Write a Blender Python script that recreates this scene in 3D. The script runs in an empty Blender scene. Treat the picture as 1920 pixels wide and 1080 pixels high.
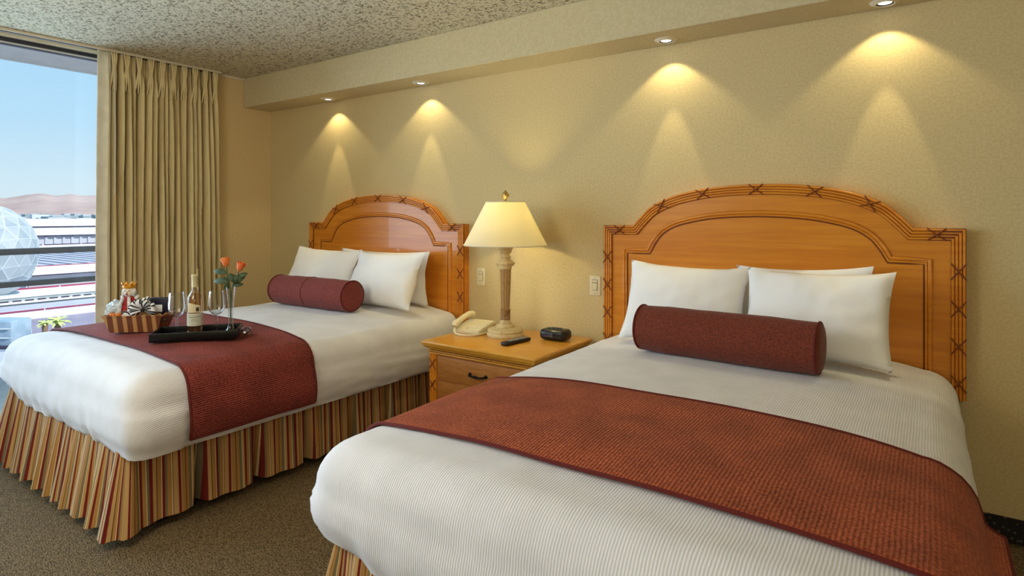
import bpy, bmesh, math, random
from mathutils import Vector, Matrix, noise
random.seed(7)
PI = math.pi
SC = bpy.context.scene
COL = SC.collection
R = math.radians

# ------------------------------------------------------------------ camera
FPX, YAW, Y0, EYE = 1120.0, R(34.85), 405.0, 1.347
cam = bpy.data.cameras.new('camera')
cam.sensor_fit = 'HORIZONTAL'
cam.sensor_width = 36.0
cam.lens = FPX / 1920 * 36
cam.shift_y = -(540 - Y0) / 1920
cam.clip_start = 0.05
cam.clip_end = 12000
co = bpy.data.objects.new('camera', cam)
co.location = (0, 0, EYE)
co.rotation_euler = (PI / 2, 0, YAW)
COL.objects.link(co)
SC.camera = co

# ------------------------------------------------------------------ exposure, sky, sun, room fill
vs = SC.view_settings
vs.view_transform = 'Standard'
vs.look = 'None'
vs.gamma = 1.0
vs.use_curve_mapping = False
vs.exposure = -0.14
SC.cycles.use_denoising = True
SC.cycles.max_bounces = 10
SC.cycles.transparent_max_bounces = 12
SC.cycles.sample_clamp_indirect = 6.0


def lin(r, g, b):
    def f(c):
        c /= 255.0
        return c / 12.92 if c <= 0.04045 else ((c + 0.055) / 1.055) ** 2.4
    return (f(r), f(g), f(b), 1.0)


SKY_STRENGTH = 1.14
W = bpy.data.worlds.new('sky')
SC.world = W
W.use_nodes = True
nt = W.node_tree
nt.nodes.clear()
o_ = nt.nodes.new('ShaderNodeOutputWorld')
b_ = nt.nodes.new('ShaderNodeBackground')
b_.inputs['Strength'].default_value = SKY_STRENGTH
tc = nt.nodes.new('ShaderNodeTexCoord')
sp = nt.nodes.new('ShaderNodeSeparateXYZ')
rp = nt.nodes.new('ShaderNodeValToRGB')
nt.links.new(tc.outputs['Generated'], sp.inputs[0])
nt.links.new(sp.outputs['Z'], rp.inputs[0])
nt.links.new(rp.outputs[0], b_.inputs[0])
nt.links.new(b_.outputs[0], o_.inputs[0])
cr = rp.color_ramp
cr.elements[0].position = 0.0
cr.elements[0].color = lin(222, 238, 248)
cr.elements[1].position = 1.0
cr.elements[1].color = lin(95, 165, 235)
for p_, c_ in ((0.05, (212, 235, 250)), (0.13, (188, 226, 253)), (0.28, (166, 216, 253))):
    e_ = cr.elements.new(p_)
    e_.color = lin(*c_)


def light(name, kind, loc, energy, color, rot=(0, 0, 0), parent=None, **kw):
    l = bpy.data.lights.new(name, kind)
    l.energy = energy
    l.color = color
    for k, v in kw.items():
        setattr(l, k, v)
    o = bpy.data.objects.new(name, l)
    o.location = loc
    o.rotation_euler = rot
    COL.objects.link(o)
    if parent:
        o.parent = parent
    return o


light('sun', 'SUN', (0, 0, 30), 5.4, (1.0, 0.96, 0.9), rot=(R(-12), R(42), 0), angle=R(0.6))
# unseen fill lights added out of frame to brighten the room
light('room_fill', 'POINT', (0.9, -0.9, 2.0), 50, (1.0, 0.93, 0.80), shadow_soft_size=.45)
light('room_fill', 'POINT', (-2.3, 0.1, 1.95), 72, (1.0, 0.93, 0.80), shadow_soft_size=.45)
# daylight through the window wall (sky glow gathered at the opening)
light('window_daylight', 'AREA', (-4.98, 0.0, 1.3), 185, (0.56, 0.77, 1.0), rot=(0, R(-90), 0), shape='RECTANGLE', size=2.3, size_y=3.6)


# ------------------------------------------------------------------ node helpers
def newmat(name):
    m = bpy.data.materials.new(name)
    m.use_nodes = True
    n = m.node_tree.nodes
    return m, m.node_tree, n['Principled BSDF'], n['Material Output']


def mat(name, col, rough=0.6, col2=None, scale=20, detail=4, stretch=(1, 1, 1), bump=0.0, bscale=None, spec=0.4,
        metal=0.0, sheen=0.0, coat=0.0, trans=0.0, ior=1.45, emit=None, estr=0.0, contrast=(0.35, 0.65), bdist=0.005, coord='Object'):
    m, t, p, out = newmat(name)
    p.inputs['Base Color'].default_value = lin(*col)
    p.inputs['Roughness'].default_value = rough
    p.inputs['Specular IOR Level'].default_value = spec
    p.inputs['Metallic'].default_value = metal
    p.inputs['Sheen Weight'].default_value = sheen
    p.inputs['Coat Weight'].default_value = coat
    p.inputs['Transmission Weight'].default_value = trans
    p.inputs['IOR'].default_value = ior
    if emit:
        p.inputs['Emission Color'].default_value = lin(*emit)
        p.inputs['Emission Strength'].default_value = estr
    if col2 or bump:
        tcn = t.nodes.new('ShaderNodeTexCoord')
        mp = t.nodes.new('ShaderNodeMapping')
        mp.inputs['Scale'].default_value = stretch
        t.links.new(tcn.outputs[coord], mp.inputs[0])
        if col2:
            nz = t.nodes.new('ShaderNodeTexNoise')
            nz.inputs['Scale'].default_value = scale
            nz.inputs['Detail'].default_value = detail
            t.links.new(mp.outputs[0], nz.inputs['Vector'])
            r = t.nodes.new('ShaderNodeValToRGB')
            r.color_ramp.elements[0].position = contrast[0]
            r.color_ramp.elements[1].position = contrast[1]
            r.color_ramp.elements[0].color = lin(*col)
            r.color_ramp.elements[1].color = lin(*col2)
            t.links.new(nz.outputs['Fac'], r.inputs[0])
            t.links.new(r.outputs[0], p.inputs['Base Color'])
        if bump:
            nb = t.nodes.new('ShaderNodeTexNoise')
            nb.inputs['Scale'].default_value = bscale or scale
            nb.inputs['Detail'].default_value = 3
            t.links.new(mp.outputs[0], nb.inputs['Vector'])
            bp = t.nodes.new('ShaderNodeBump')
            bp.inputs['Strength'].default_value = bump
            bp.inputs['Distance'].default_value = bdist
            t.links.new(nb.outputs['Fac'], bp.inputs['Height'])
            t.links.new(bp.outputs[0], p.inputs['Normal'])
    return m


M = {}
M['wall'] = mat('wallpaper', (214, 194, 146), 0.75, (203, 182, 132), 90, 5, bump=0.25, bscale=160, bdist=0.003, spec=0.25)
M['wall_left'] = mat('wallpaper side lightened', (224, 200, 150), 0.75, (212, 188, 138), 90, 5, bump=0.25, bscale=160, bdist=0.003, spec=0.25)  # same wallpaper in a lighter colour, standing in for light on this wall
M['soffit_paint'] = mat('soffit paint', (212, 198, 158), 0.8, (202, 187, 146), 70, 4, bump=0.1, bscale=120, bdist=0.002, spec=0.2)
M['white_trim'] = mat('cream trim', (222, 214, 190), 0.5)
M['dark_metal'] = mat('dark anodised frame', (66, 66, 74), 0.4, metal=0.6)
M['alu'] = mat('pale metal', (225, 228, 232), 0.35, metal=0.3)
M['balcony_paint'] = mat('balcony paint', (222, 218, 210), 0.8, (214, 210, 203), 6)
M['concrete'] = mat('concrete', (190, 188, 182), 0.85, (172, 170, 166), 8)
M['rail'] = mat('grey rail paint', (112, 110, 112), 0.5)
M['wood'] = mat('honey maple', (222, 142, 40), 0.3, (208, 124, 30), 5, 5, stretch=(.6, 6, 9), spec=0.45, coat=0.25)
M['wood_top'] = mat('honey maple top', (220, 160, 60), 0.3, (206, 142, 46), 8, 6, stretch=(1.2, 12, 6), spec=0.45, coat=0.3)
M['wood_dark'] = mat('honey maple drawer', (176, 118, 58), 0.4, (156, 98, 44), 9, 6, stretch=(1.2, 6, 9))
M['wood_line'] = mat('dark groove wood', (122, 62, 24), 0.5)  # darker brown for reed grooves, rope backing and cross ties
M['pillow'] = mat('white pillow cotton', (243, 242, 242), 0.85, bump=0.25, bscale=28, bdist=0.006, sheen=0.15, spec=0.2)
M['lampbody'] = mat('antique cream lamp', (222, 200, 150), 0.45, (186, 152, 100), 40, 5, contrast=(0.5, 0.85))
M['lampcol'] = mat('glazed tan column', (184, 150, 98), 0.45, (150, 114, 66), 40, 5, contrast=(0.5, 0.85))
M['lampdark'] = mat('antique brown glaze', (124, 88, 50), 0.55, (170, 132, 84), 50)
M['gold'] = mat('old gold', (196, 166, 96), 0.35, metal=0.7)
M['phone'] = mat('ivory plastic', (226, 214, 178), 0.4)
M['phone_key'] = mat('pale key plastic', (238, 230, 204), 0.4)
M['black'] = mat('black plastic', (20, 20, 23), 0.28, spec=0.5)
M['grey_key'] = mat('grey key rubber', (150, 150, 146), 0.5)
M['display'] = mat('dark display', (66, 64, 78), 0.12, spec=0.6)
M['switch'] = mat('ivory switch plastic', (228, 216, 180), 0.4)
M['switch_line'] = mat('shadow gap', (92, 80, 56), 0.7)
M['lacquer'] = mat('black lacquer', (11, 10, 13), 0.3, spec=0.35)
M['handle'] = mat('dark bronze', (34, 28, 26), 0.4, metal=0.6)
M['curtain_pole'] = mat('curtain wand', (206, 198, 172), 0.4)
M['liner'] = mat('curtain lining', (240, 238, 222), 0.8, (226, 224, 206), 12, bump=0.3, bscale=10, bdist=0.02)
M['petal'] = mat('orange rose petal', (236, 112, 50), 0.55, (244, 148, 84), 14)
M['leaf'] = mat('dark leaf', (46, 66, 42), 0.5, (70, 88, 56), 30)
M['stem'] = mat('green stem', (62, 86, 48), 0.5)
M['crown'] = mat('crown gold', (226, 160, 44), 0.4, metal=0.3)
M['redvelvet'] = mat('red velvet', (176, 40, 36), 0.7, (128, 24, 26), 60)
M['fur'] = mat('white fur', (228, 228, 226), 0.9, (178, 180, 186), 70, bump=0.6, bscale=80)
M['face'] = mat('pale painted face', (222, 206, 186), 0.6)
M['navy'] = mat('navy box', (24, 26, 48), 0.4)
M['white_card'] = mat('white card', (240, 240, 240), 0.6)
M['shred'] = mat('straw shred', (206, 166, 110), 0.8, (172, 126, 74), 60)
M['amber'] = mat('amber candy', (206, 112, 34), 0.2, spec=0.6)
M['cello'] = mat('crumpled cellophane', (212, 222, 230), 0.15, (160, 176, 190), 25, bump=0.7, bscale=35, bdist=0.01, spec=0.7)
M['foil'] = mat('silver foil bow', (150, 140, 146), 0.3, metal=0.6)
M['label'] = mat('wine label', (224, 214, 178), 0.6, (200, 186, 146), 30)
M['label_low'] = mat('pale wine label', (196, 196, 178), 0.6)
M['ink'] = mat('label ink', (70, 62, 52), 0.7)
M['capsule'] = mat('bottle capsule', (206, 196, 150), 0.35, metal=0.2)
M['dark_base'] = mat('bed base fabric', (40, 34, 30), 0.9)
M['roof_white'] = mat('white roof membrane', (244, 244, 246), 0.85, (236, 237, 240), 0.15)
M['roof_grey'] = mat('grey roof', (196, 196, 204), 0.9, (184, 184, 194), 0.3)
M['wall_white'] = mat('white facade', (248, 248, 248), 0.8)
M['wall_grey'] = mat('grey green facade', (180, 188, 186), 0.85, (164, 172, 174), 0.6)
M['line_dark'] = mat('dark roof edge', (66, 60, 82), 0.8)
M['line_red'] = mat('red roof edge', (150, 60, 90), 0.8)
M['asphalt'] = mat('asphalt', (158, 150, 166), 0.9, (146, 138, 152), 0.2)
M['dome_panel'] = mat('dome panel', (166, 176, 182), 0.85, (184, 193, 198), 0.35, spec=.15)
M['dome_panel_b'] = mat('dome panel dull', (152, 164, 172), 0.85, (168, 178, 184), 0.35, spec=.15)
M['dome_rib'] = mat('dome rib', (204, 214, 220), 0.5)
M['teal'] = mat('teal facade', (70, 140, 150), 0.7)
M['city'] = mat('far pale facade', (206, 212, 216), 0.9, (150, 160, 164), 0.02)
M['city_dark'] = mat('far dark facade', (120, 130, 136), 0.9)
M['hill'] = mat('hazy dry hills', (176, 150, 140), 1.0, (196, 172, 162), 0.004, 5)  # pale tone has the distance haze mixed into the colour
M['hill_far'] = mat('far blue hills', (184, 186, 206), 1.0, (192, 196, 212), 0.004, 5)  # bluish distance haze mixed into the colour
M['palm'] = mat('palm leaf', (196, 214, 120), 0.7, (220, 232, 150), 2)
M['trunk'] = mat('palm trunk', (140, 116, 90), 0.9)
M['blueglass'] = mat('blue tinted glass', (140, 164, 182), 0.3, (168, 190, 204), 1)


def mat_emit(name, col, s):
    m, t, p, out = newmat(name)
    p.inputs['Base Color'].default_value = (0.8, 0.8, 0.8, 1)
    p.inputs['Emission Color'].default_value = lin(*col)
    p.inputs['Emission Strength'].default_value = s
    return m


M['bulb'] = mat_emit('lit bulb', (255, 236, 190), 6.0)
M['lens'] = mat_emit('lit downlight', (255, 246, 224), 5.0)


def mat_ribbed(name, col, col2, freq, bump, uvdir='x', rough=0.85, sheen=0.2, tint=None, rib=0.86):
    """cloth with fine ribs along the UV u coordinate, in metres"""
    m, t, p, out = newmat(name)
    L = t.links.new
    p.inputs['Roughness'].default_value = rough
    p.inputs['Sheen Weight'].default_value = sheen
    p.inputs['Specular IOR Level'].default_value = 0.2
    uv = t.nodes.new('ShaderNodeUVMap')
    uv.uv_map = 'UVMap'
    s = t.nodes.new('ShaderNodeSeparateXYZ')
    L(uv.outputs[0], s.inputs[0])
    nz = t.nodes.new('ShaderNodeTexNoise')
    nz.inputs['Scale'].default_value = 14
    L(uv.outputs[0], nz.inputs['Vector'])
    ma = t.nodes.new('ShaderNodeMath')
    ma.operation = 'MULTIPLY_ADD'
    ma.inputs[1].default_value = 0.006
    L(nz.outputs['Fac'], ma.inputs[0])
    L(s.outputs['X' if uvdir == 'x' else 'Y'], ma.inputs[2])
    mu = t.nodes.new('ShaderNodeMath')
    mu.operation = 'MULTIPLY'
    mu.inputs[1].default_value = freq * 2 * PI
    L(ma.outputs[0], mu.inputs[0])
    sn = t.nodes.new('ShaderNodeMath')
    sn.operation = 'SINE'
    L(mu.outputs[0], sn.inputs[0])
    n2 = t.nodes.new('ShaderNodeTexNoise')
    n2.inputs['Scale'].default_value = 260
    n2.inputs['Detail'].default_value = 2
    L(uv.outputs[0], n2.inputs['Vector'])
    ad = t.nodes.new('ShaderNodeMath')
    ad.operation = 'MULTIPLY_ADD'
    ad.inputs[1].default_value = 2.2 if tint else 0.5
    L(n2.outputs['Fac'], ad.inputs[0])
    L(sn.outputs[0], ad.inputs[2])
    bp = t.nodes.new('ShaderNodeBump')
    bp.inputs['Strength'].default_value = bump
    bp.inputs['Distance'].default_value = 0.0025
    L(ad.outputs[0], bp.inputs['Height'])
    L(bp.outputs[0], p.inputs['Normal'])
    n3 = t.nodes.new('ShaderNodeTexNoise')
    n3.inputs['Scale'].default_value = 120 if tint else 8
    n3.inputs['Detail'].default_value = 5
    L(uv.outputs[0], n3.inputs['Vector'])
    r = t.nodes.new('ShaderNodeValToRGB')
    r.color_ramp.elements[0].position = 0.35
    r.color_ramp.elements[1].position = 0.68
    r.color_ramp.elements[0].color = lin(*col)
    r.color_ramp.elements[1].color = lin(*col2)
    L(n3.outputs['Fac'], r.inputs[0])
    base = r.outputs[0]
    if tint:
        n4 = t.nodes.new('ShaderNodeTexNoise')
        n4.inputs['Scale'].default_value = 7
        n4.inputs['Detail'].default_value = 3
        L(uv.outputs[0], n4.inputs['Vector'])
        r4 = t.nodes.new('ShaderNodeValToRGB')
        r4.color_ramp.elements[0].position = 0.35
        r4.color_ramp.elements[1].position = 0.65
        r4.color_ramp.elements[0].color = (0.72, 0.72, 0.72, 1)
        r4.color_ramp.elements[1].color = (1, 1, 1, 1)
        L(n4.outputs['Fac'], r4.inputs[0])
        mx = t.nodes.new('ShaderNodeMix')
        mx.data_type = 'RGBA'
        mx.blend_type = 'MULTIPLY'
        mx.inputs['Factor'].default_value = 1.0
        L(base, mx.inputs[6])
        L(r4.outputs[0], mx.inputs[7])
        base = mx.outputs[2]
    rm_ = t.nodes.new('ShaderNodeMapRange')
    rm_.inputs['From Min'].default_value = -1
    rm_.inputs['From Max'].default_value = 1
    rm_.inputs['To Min'].default_value = rib
    L(sn.outputs[0], rm_.inputs['Value'])
    mr = t.nodes.new('ShaderNodeMix')
    mr.data_type = 'RGBA'
    mr.blend_type = 'MULTIPLY'
    mr.inputs['Factor'].default_value = 1.0
    L(base, mr.inputs[6])
    L(rm_.outputs[0], mr.inputs[7])
    L(mr.outputs[2], p.inputs['Base Color'])
    return m


M['coverlet'] = mat_ribbed('white ribbed coverlet', (220, 219, 222), (229, 228, 231), 135, 0.22, rib=0.95)
M['runner'] = mat_ribbed('rust chenille', (150, 66, 39), (200, 106, 66), 105, 0.55, tint=True, sheen=0.05, rib=0.84)
M['runner_left'] = mat_ribbed('daylit burgundy chenille', (116, 46, 40), (164, 76, 66), 105, 0.5, tint=True, sheen=0.05, rib=0.86)  # same chenille as the other runner, window daylight tinted into its colour
M['bolster'] = mat('rust bolster cloth', (92, 36, 20), 0.85, (120, 52, 30), 120, 4, bump=0.4, bscale=260, bdist=0.002, sheen=0.08)
M['bolster_left'] = mat('burgundy bolster cloth', (104, 40, 33), 0.85, (134, 56, 46), 120, 4, bump=0.4, bscale=260, bdist=0.002, sheen=0.08)
M['piping'] = mat('dark rust piping', (96, 28, 22), 0.8)
M['curtain'] = mat('curtain cloth', (226, 209, 160), 0.85, (214, 196, 146), 30, 3, stretch=(1, 1, 0.2), bump=0.15, bscale=300, bdist=0.001, sheen=0.2)


def mat_stripes(name, stops, period, coord='UV', axis='X', rough=0.8):
    m, t, p, out = newmat(name)
    L = t.links.new
    p.inputs['Roughness'].default_value = rough
    p.inputs['Specular IOR Level'].default_value = 0.2
    tcn = t.nodes.new('ShaderNodeTexCoord')
    s = t.nodes.new('ShaderNodeSeparateXYZ')
    L(tcn.outputs[coord], s.inputs[0])
    d = t.nodes.new('ShaderNodeMath')
    d.operation = 'DIVIDE'
    d.inputs[1].default_value = period
    L(s.outputs[axis], d.inputs[0])
    fr = t.nodes.new('ShaderNodeMath')
    fr.operation = 'FRACT'
    L(d.outputs[0], fr.inputs[0])
    r = t.nodes.new('ShaderNodeValToRGB')
    r.color_ramp.interpolation = 'CONSTANT'
    el = r.color_ramp.elements
    el[0].position = 0
    el[0].color = lin(*stops[0][1])
    el[1].position = stops[1][0]
    el[1].color = lin(*stops[1][1])
    for q, c in stops[2:]:
        e = el.new(q)
        e.color = lin(*c)
    L(fr.outputs[0], r.inputs[0])
    L(r.outputs[0], p.inputs['Base Color'])
    nz = t.nodes.new('ShaderNodeTexNoise')
    nz.inputs['Scale'].default_value = 300
    L(tcn.outputs[coord], nz.inputs['Vector'])
    bp = t.nodes.new('ShaderNodeBump')
    bp.inputs['Strength'].default_value = 0.25
    bp.inputs['Distance'].default_value = 0.002
    L(nz.outputs['Fac'], bp.inputs['Height'])
    L(bp.outputs[0], p.inputs['Normal'])
    return m


TAN, GOLD, RED, OLIVE, CREAM, BROWN = (196, 158, 104), (180, 136, 78), (122, 38, 34), (128, 116, 88), (222, 204, 160), (104, 62, 36)
M['skirt'] = mat_stripes('striped skirt cloth', [
    (0.0, TAN), (0.065, RED), (0.115, CREAM), (0.125, GOLD), (0.20, BROWN), (0.215, GOLD), (0.27, OLIVE), (0.33, CREAM), (0.345, TAN),
    (0.39, RED), (0.435, GOLD), (0.50, CREAM), (0.515, OLIVE), (0.56, RED), (0.625, TAN), (0.69, BROWN), (0.705, GOLD), (0.78, CREAM), (0.795, RED),
    (0.84, OLIVE), (0.88, GOLD), (0.95, CREAM), (0.965, BROWN), (0.98, TAN)], 0.235)
M['basket'] = mat_stripes('brown striped basket', [(0, (184, 138, 88)), (0.42, (112, 66, 44))], 0.047, 'Object', 'X', 0.55)
M['zebra'] = mat_stripes('zebra ribbon', [(0, (232, 232, 236)), (0.55, (24, 24, 30))], 0.012, 'UV', 'X', 0.5)


def mat_carpet():
    m, t, p, out = newmat('loop carpet')
    L = t.links.new
    p.inputs['Roughness'].default_value = 0.95
    p.inputs['Specular IOR Level'].default_value = 0.1
    tcn = t.nodes.new('ShaderNodeTexCoord')
    mp = t.nodes.new('ShaderNodeMapping')
    mp.inputs['Rotation'].default_value = (0, 0, R(35))
    mp.inputs['Scale'].default_value = (1, 2.1, 1)
    L(tcn.outputs['Object'], mp.inputs[0])
    v = t.nodes.new('ShaderNodeTexVoronoi')
    v.inputs['Scale'].default_value = 120
    L(mp.outputs[0], v.inputs['Vector'])
    n = t.nodes.new('ShaderNodeTexNoise')
    n.inputs['Scale'].default_value = 240
    n.inputs['Detail'].default_value = 3
    L(tcn.outputs['Object'], n.inputs['Vector'])
    a = t.nodes.new('ShaderNodeMath')
    a.operation = 'MULTIPLY_ADD'
    a.inputs[1].default_value = 0.6
    L(n.outputs['Fac'], a.inputs[0])
    L(v.outputs['Distance'], a.inputs[2])
    r = t.nodes.new('ShaderNodeValToRGB')
    r.color_ramp.elements[0].position = 0.35
    r.color_ramp.elements[1].position = 1.0
    r.color_ramp.elements[0].color = lin(166, 142, 106)
    r.color_ramp.elements[1].color = lin(92, 76, 54)
    L(a.outputs[0], r.inputs[0])
    L(r.outputs[0], p.inputs['Base Color'])
    bp = t.nodes.new('ShaderNodeBump')
    bp.invert = True
    bp.inputs['Strength'].default_value = 0.9
    bp.inputs['Distance'].default_value = 0.008
    L(a.outputs[0], bp.inputs['Height'])
    L(bp.outputs[0], p.inputs['Normal'])
    return m


M['carpet'] = mat_carpet()


def mat_popcorn():
    m, t, p, out = newmat('popcorn ceiling')
    L = t.links.new
    p.inputs['Roughness'].default_value = 0.95
    p.inputs['Specular IOR Level'].default_value = 0.1
    tcn = t.nodes.new('ShaderNodeTexCoord')
    n = t.nodes.new('ShaderNodeTexNoise')
    n.inputs['Scale'].default_value = 62
    n.inputs['Detail'].default_value = 4
    n.inputs['Roughness'].default_value = 0.6
    L(tcn.outputs['Object'], n.inputs['Vector'])
    r = t.nodes.new('ShaderNodeValToRGB')
    r.color_ramp.elements[0].position = 0.36
    r.color_ramp.elements[1].position = 0.5
    r.color_ramp.elements[0].color = lin(120, 108, 78)
    r.color_ramp.elements[1].color = lin(226, 218, 190)
    L(n.outputs['Fac'], r.inputs[0])
    L(r.outputs[0], p.inputs['Base Color'])
    bp = t.nodes.new('ShaderNodeBump')
    bp.inputs['Strength'].default_value = 1.0
    bp.inputs['Distance'].default_value = 0.02
    L(n.outputs['Fac'], bp.inputs['Height'])
    L(bp.outputs[0], p.inputs['Normal'])
    return m


M['popcorn'] = mat_popcorn()


def mat_carpetbase():
    m, t, p, out = newmat('patterned carpet base')
    L = t.links.new
    p.inputs['Roughness'].default_value = 0.9
    tcn = t.nodes.new('ShaderNodeTexCoord')
    w = t.nodes.new('ShaderNodeTexVoronoi')
    w.inputs['Scale'].default_value = 55
    L(tcn.outputs['Object'], w.inputs['Vector'])
    r = t.nodes.new('ShaderNodeValToRGB')
    r.color_ramp.elements[0].position = 0.18
    r.color_ramp.elements[1].position = 0.3
    r.color_ramp.elements[0].color = lin(96, 88, 78)
    r.color_ramp.elements[1].color = lin(26, 22, 22)
    L(w.outputs['Distance'], r.inputs[0])
    L(r.outputs[0], p.inputs['Base Color'])
    return m


M['carpetbase'] = mat_carpetbase()


def mat_pane():
    m, t, p, out = newmat('window pane')
    L = t.links.new
    t.nodes.remove(p)
    tr = t.nodes.new('ShaderNodeBsdfTransparent')
    tr.inputs[0].default_value = (0.97, 0.985, 0.98, 1)
    gl = t.nodes.new('ShaderNodeBsdfGlossy')
    gl.inputs['Roughness'].default_value = 0.02
    fr = t.nodes.new('ShaderNodeFresnel')
    fr.inputs[0].default_value = 1.25
    mx = t.nodes.new('ShaderNodeMixShader')
    L(fr.outputs[0], mx.inputs[0])
    L(tr.outputs[0], mx.inputs[1])
    L(gl.outputs[0], mx.inputs[2])
    L(mx.outputs[0], out.inputs[0])
    return m


M['pane'] = mat_pane()


def mat_glassware(name, tint, edge=0.75, pw_=2.2):
    m, t, p, out = newmat(name)
    L = t.links.new
    t.nodes.remove(p)
    tr = t.nodes.new('ShaderNodeBsdfTransparent')
    tr.inputs[0].default_value = tint
    gl = t.nodes.new('ShaderNodeBsdfGlossy')
    gl.inputs['Roughness'].default_value = 0.05
    lw = t.nodes.new('ShaderNodeLayerWeight')
    lw.inputs[0].default_value = 0.5
    pw = t.nodes.new('ShaderNodeMath')
    pw.operation = 'POWER'
    pw.inputs[1].default_value = pw_
    ma = t.nodes.new('ShaderNodeMath')
    ma.operation = 'MULTIPLY_ADD'
    ma.inputs[1].default_value = edge
    ma.inputs[2].default_value = 0.04
    mx = t.nodes.new('ShaderNodeMixShader')
    L(lw.outputs['Facing'], pw.inputs[0])
    L(pw.outputs[0], ma.inputs[0])
    L(ma.outputs[0], mx.inputs[0])
    L(tr.outputs[0], mx.inputs[1])
    L(gl.outputs[0], mx.inputs[2])
    L(mx.outputs[0], out.inputs[0])
    return m


M['glass'] = mat_glassware('clear thin glass', (0.96, 0.965, 0.97, 1), 1.0)
M['glass_stem'] = mat_glassware('glass stem', (0.92, 0.93, 0.95, 1), 1.0, 1.1)
M['bottle_glass'] = mat_glassware('pale rose bottle glass', (0.93, 0.86, 0.78, 1), .7)


def mat_shade():
    m, t, p, out = newmat('lamp shade cloth')
    L = t.links.new
    t.nodes.remove(p)
    d = t.nodes.new('ShaderNodeBsdfDiffuse')
    d.inputs[0].default_value = lin(240, 232, 206)
    tl = t.nodes.new('ShaderNodeBsdfTranslucent')
    tl.inputs[0].default_value = lin(250, 232, 160)
    mx = t.nodes.new('ShaderNodeMixShader')
    mx.inputs[0].default_value = 0.28
    L(d.outputs[0], mx.inputs[1])
    L(tl.outputs[0], mx.inputs[2])
    L(mx.outputs[0], out.inputs[0])
    return m


M['shade'] = mat_shade()


# ------------------------------------------------------------------ mesh helpers
def obj(name, bm, m, parent=None, smooth=True, angle=35):
    me = bpy.data.meshes.new(name)
    bmesh.ops.recalc_face_normals(bm, faces=bm.faces[:])
    bm.to_mesh(me)
    bm.free()
    if m:
        me.materials.append(m)
    if smooth:
        me.shade_smooth()
        me.set_sharp_from_angle(angle=R(angle))
    o = bpy.data.objects.new(name, me)
    COL.objects.link(o)
    if parent:
        o.parent = parent
    return o


def tag(o, label=None, cat=None, group=None, kind=None):
    if label:
        o['label'] = label
    if cat:
        o['category'] = cat
    if group:
        o['group'] = group
    if kind:
        o['kind'] = kind
    return o


def thing(name, label, cat, loc=(0, 0, 0), rz=0.0, group=None):
    o = bpy.data.objects.new(name, None)
    o.empty_display_size = 0.05
    o.location = loc
    o.rotation_euler = (0, 0, rz)
    COL.objects.link(o)
    return tag(o, label, cat, group)


def struct(name, bm, m, parent=None, smooth=False):
    o = obj(name, bm, m, parent, smooth)
    o['kind'] = 'structure'
    return o


def copy_tree(o, parent=None):
    c = o.copy()
    COL.objects.link(c)
    c.parent = parent
    for ch in list(o.children):
        copy_tree(ch, c)
    return c


def B():
    return bmesh.new()


def box(bm, x0, x1, y0, y1, z0, z1, bev=0.0, seg=2, mtx=None):
    r = bmesh.ops.create_cube(bm, size=1.0)
    vv = r['verts']
    for v in vv:
        v.co = Vector((x0 + (v.co.x + .5) * (x1 - x0), y0 + (v.co.y + .5) * (y1 - y0), z0 + (v.co.z + .5) * (z1 - z0)))
    if bev:
        ed = list({e for v in vv for e in v.link_edges})
        rr = bmesh.ops.bevel(bm, geom=ed, offset=bev, segments=seg, affect='EDGES', profile=0.5)
        vv = list({v for f in rr['faces'] for v in f.verts} | {v for v in vv if v.is_valid})
    if mtx:
        for v in vv:
            v.co = mtx @ v.co
    return vv


def lathe(bm, prof, n=32, c=(0, 0, 0), flute=None, cap=True):
    """prof: list of (r, z); flute(angle, r, z) -> r"""
    rings = []
    for r, z in prof:
        ring = []
        for k in range(n):
            a = 2 * PI * k / n
            rr = flute(a, r, z) if flute else r
            ring.append(bm.verts.new((c[0] + rr * math.cos(a), c[1] + rr * math.sin(a), c[2] + z)))
        rings.append(ring)
    for A_, B_ in zip(rings, rings[1:]):
        for k in range(n):
            bm.faces.new((A_[k], A_[(k + 1) % n], B_[(k + 1) % n], B_[k]))
    if cap:
        for ring, z in ((rings[0], 0), (rings[-1], 1)):
            try:
                bm.faces.new(ring)
            except ValueError:
                pass
    return rings


def tube(bm, pts, r, n=8, closed=False, caps=True):
    pts = [Vector(p) for p in pts]
    m = len(pts)
    rad = r if isinstance(r, (list, tuple)) else [r] * m
    rings = []
    up = None
    for i, p in enumerate(pts):
        if closed:
            t = (pts[(i + 1) % m] - pts[i - 1])
        else:
            t = pts[min(i + 1, m - 1)] - pts[max(i - 1, 0)]
        if t.length < 1e-9:
            t = Vector((0, 0, 1))
        t.normalize()
        if up is None:
            up = Vector((0, 0, 1)) if abs(t.z) < 0.9 else Vector((0, 1, 0))
        s = t.cross(up)
        if s.length < 1e-6:
            s = t.cross(Vector((1, 0, 0)))
        s.normalize()
        u2 = s.cross(t)
        up = u2
        rings.append([bm.verts.new(p + rad[i] * (math.cos(2 * PI * k / n) * s + math.sin(2 * PI * k / n) * u2)) for k in range(n)])
    for i in range(m if closed else m - 1):
        A_, B_ = rings[i], rings[(i + 1) % m]
        for k in range(n):
            bm.faces.new((A_[k], A_[(k + 1) % n], B_[(k + 1) % n], B_[k]))
    if caps and not closed:
        bm.faces.new(rings[0])
        bm.faces.new(rings[-1])


def ball(bm, c, rx, ry=None, rz=None, u=16, v=10, mtx=None):
    ry = ry or rx
    rz = rz or rx
    r = bmesh.ops.create_uvsphere(bm, u_segments=u, v_segments=v, radius=1.0)
    for q in r['verts']:
        p = Vector((q.co.x * rx, q.co.y * ry, q.co.z * rz))
        if mtx:
            p = mtx @ p
        q.co = p + Vector(c)
    return r['verts']


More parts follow.
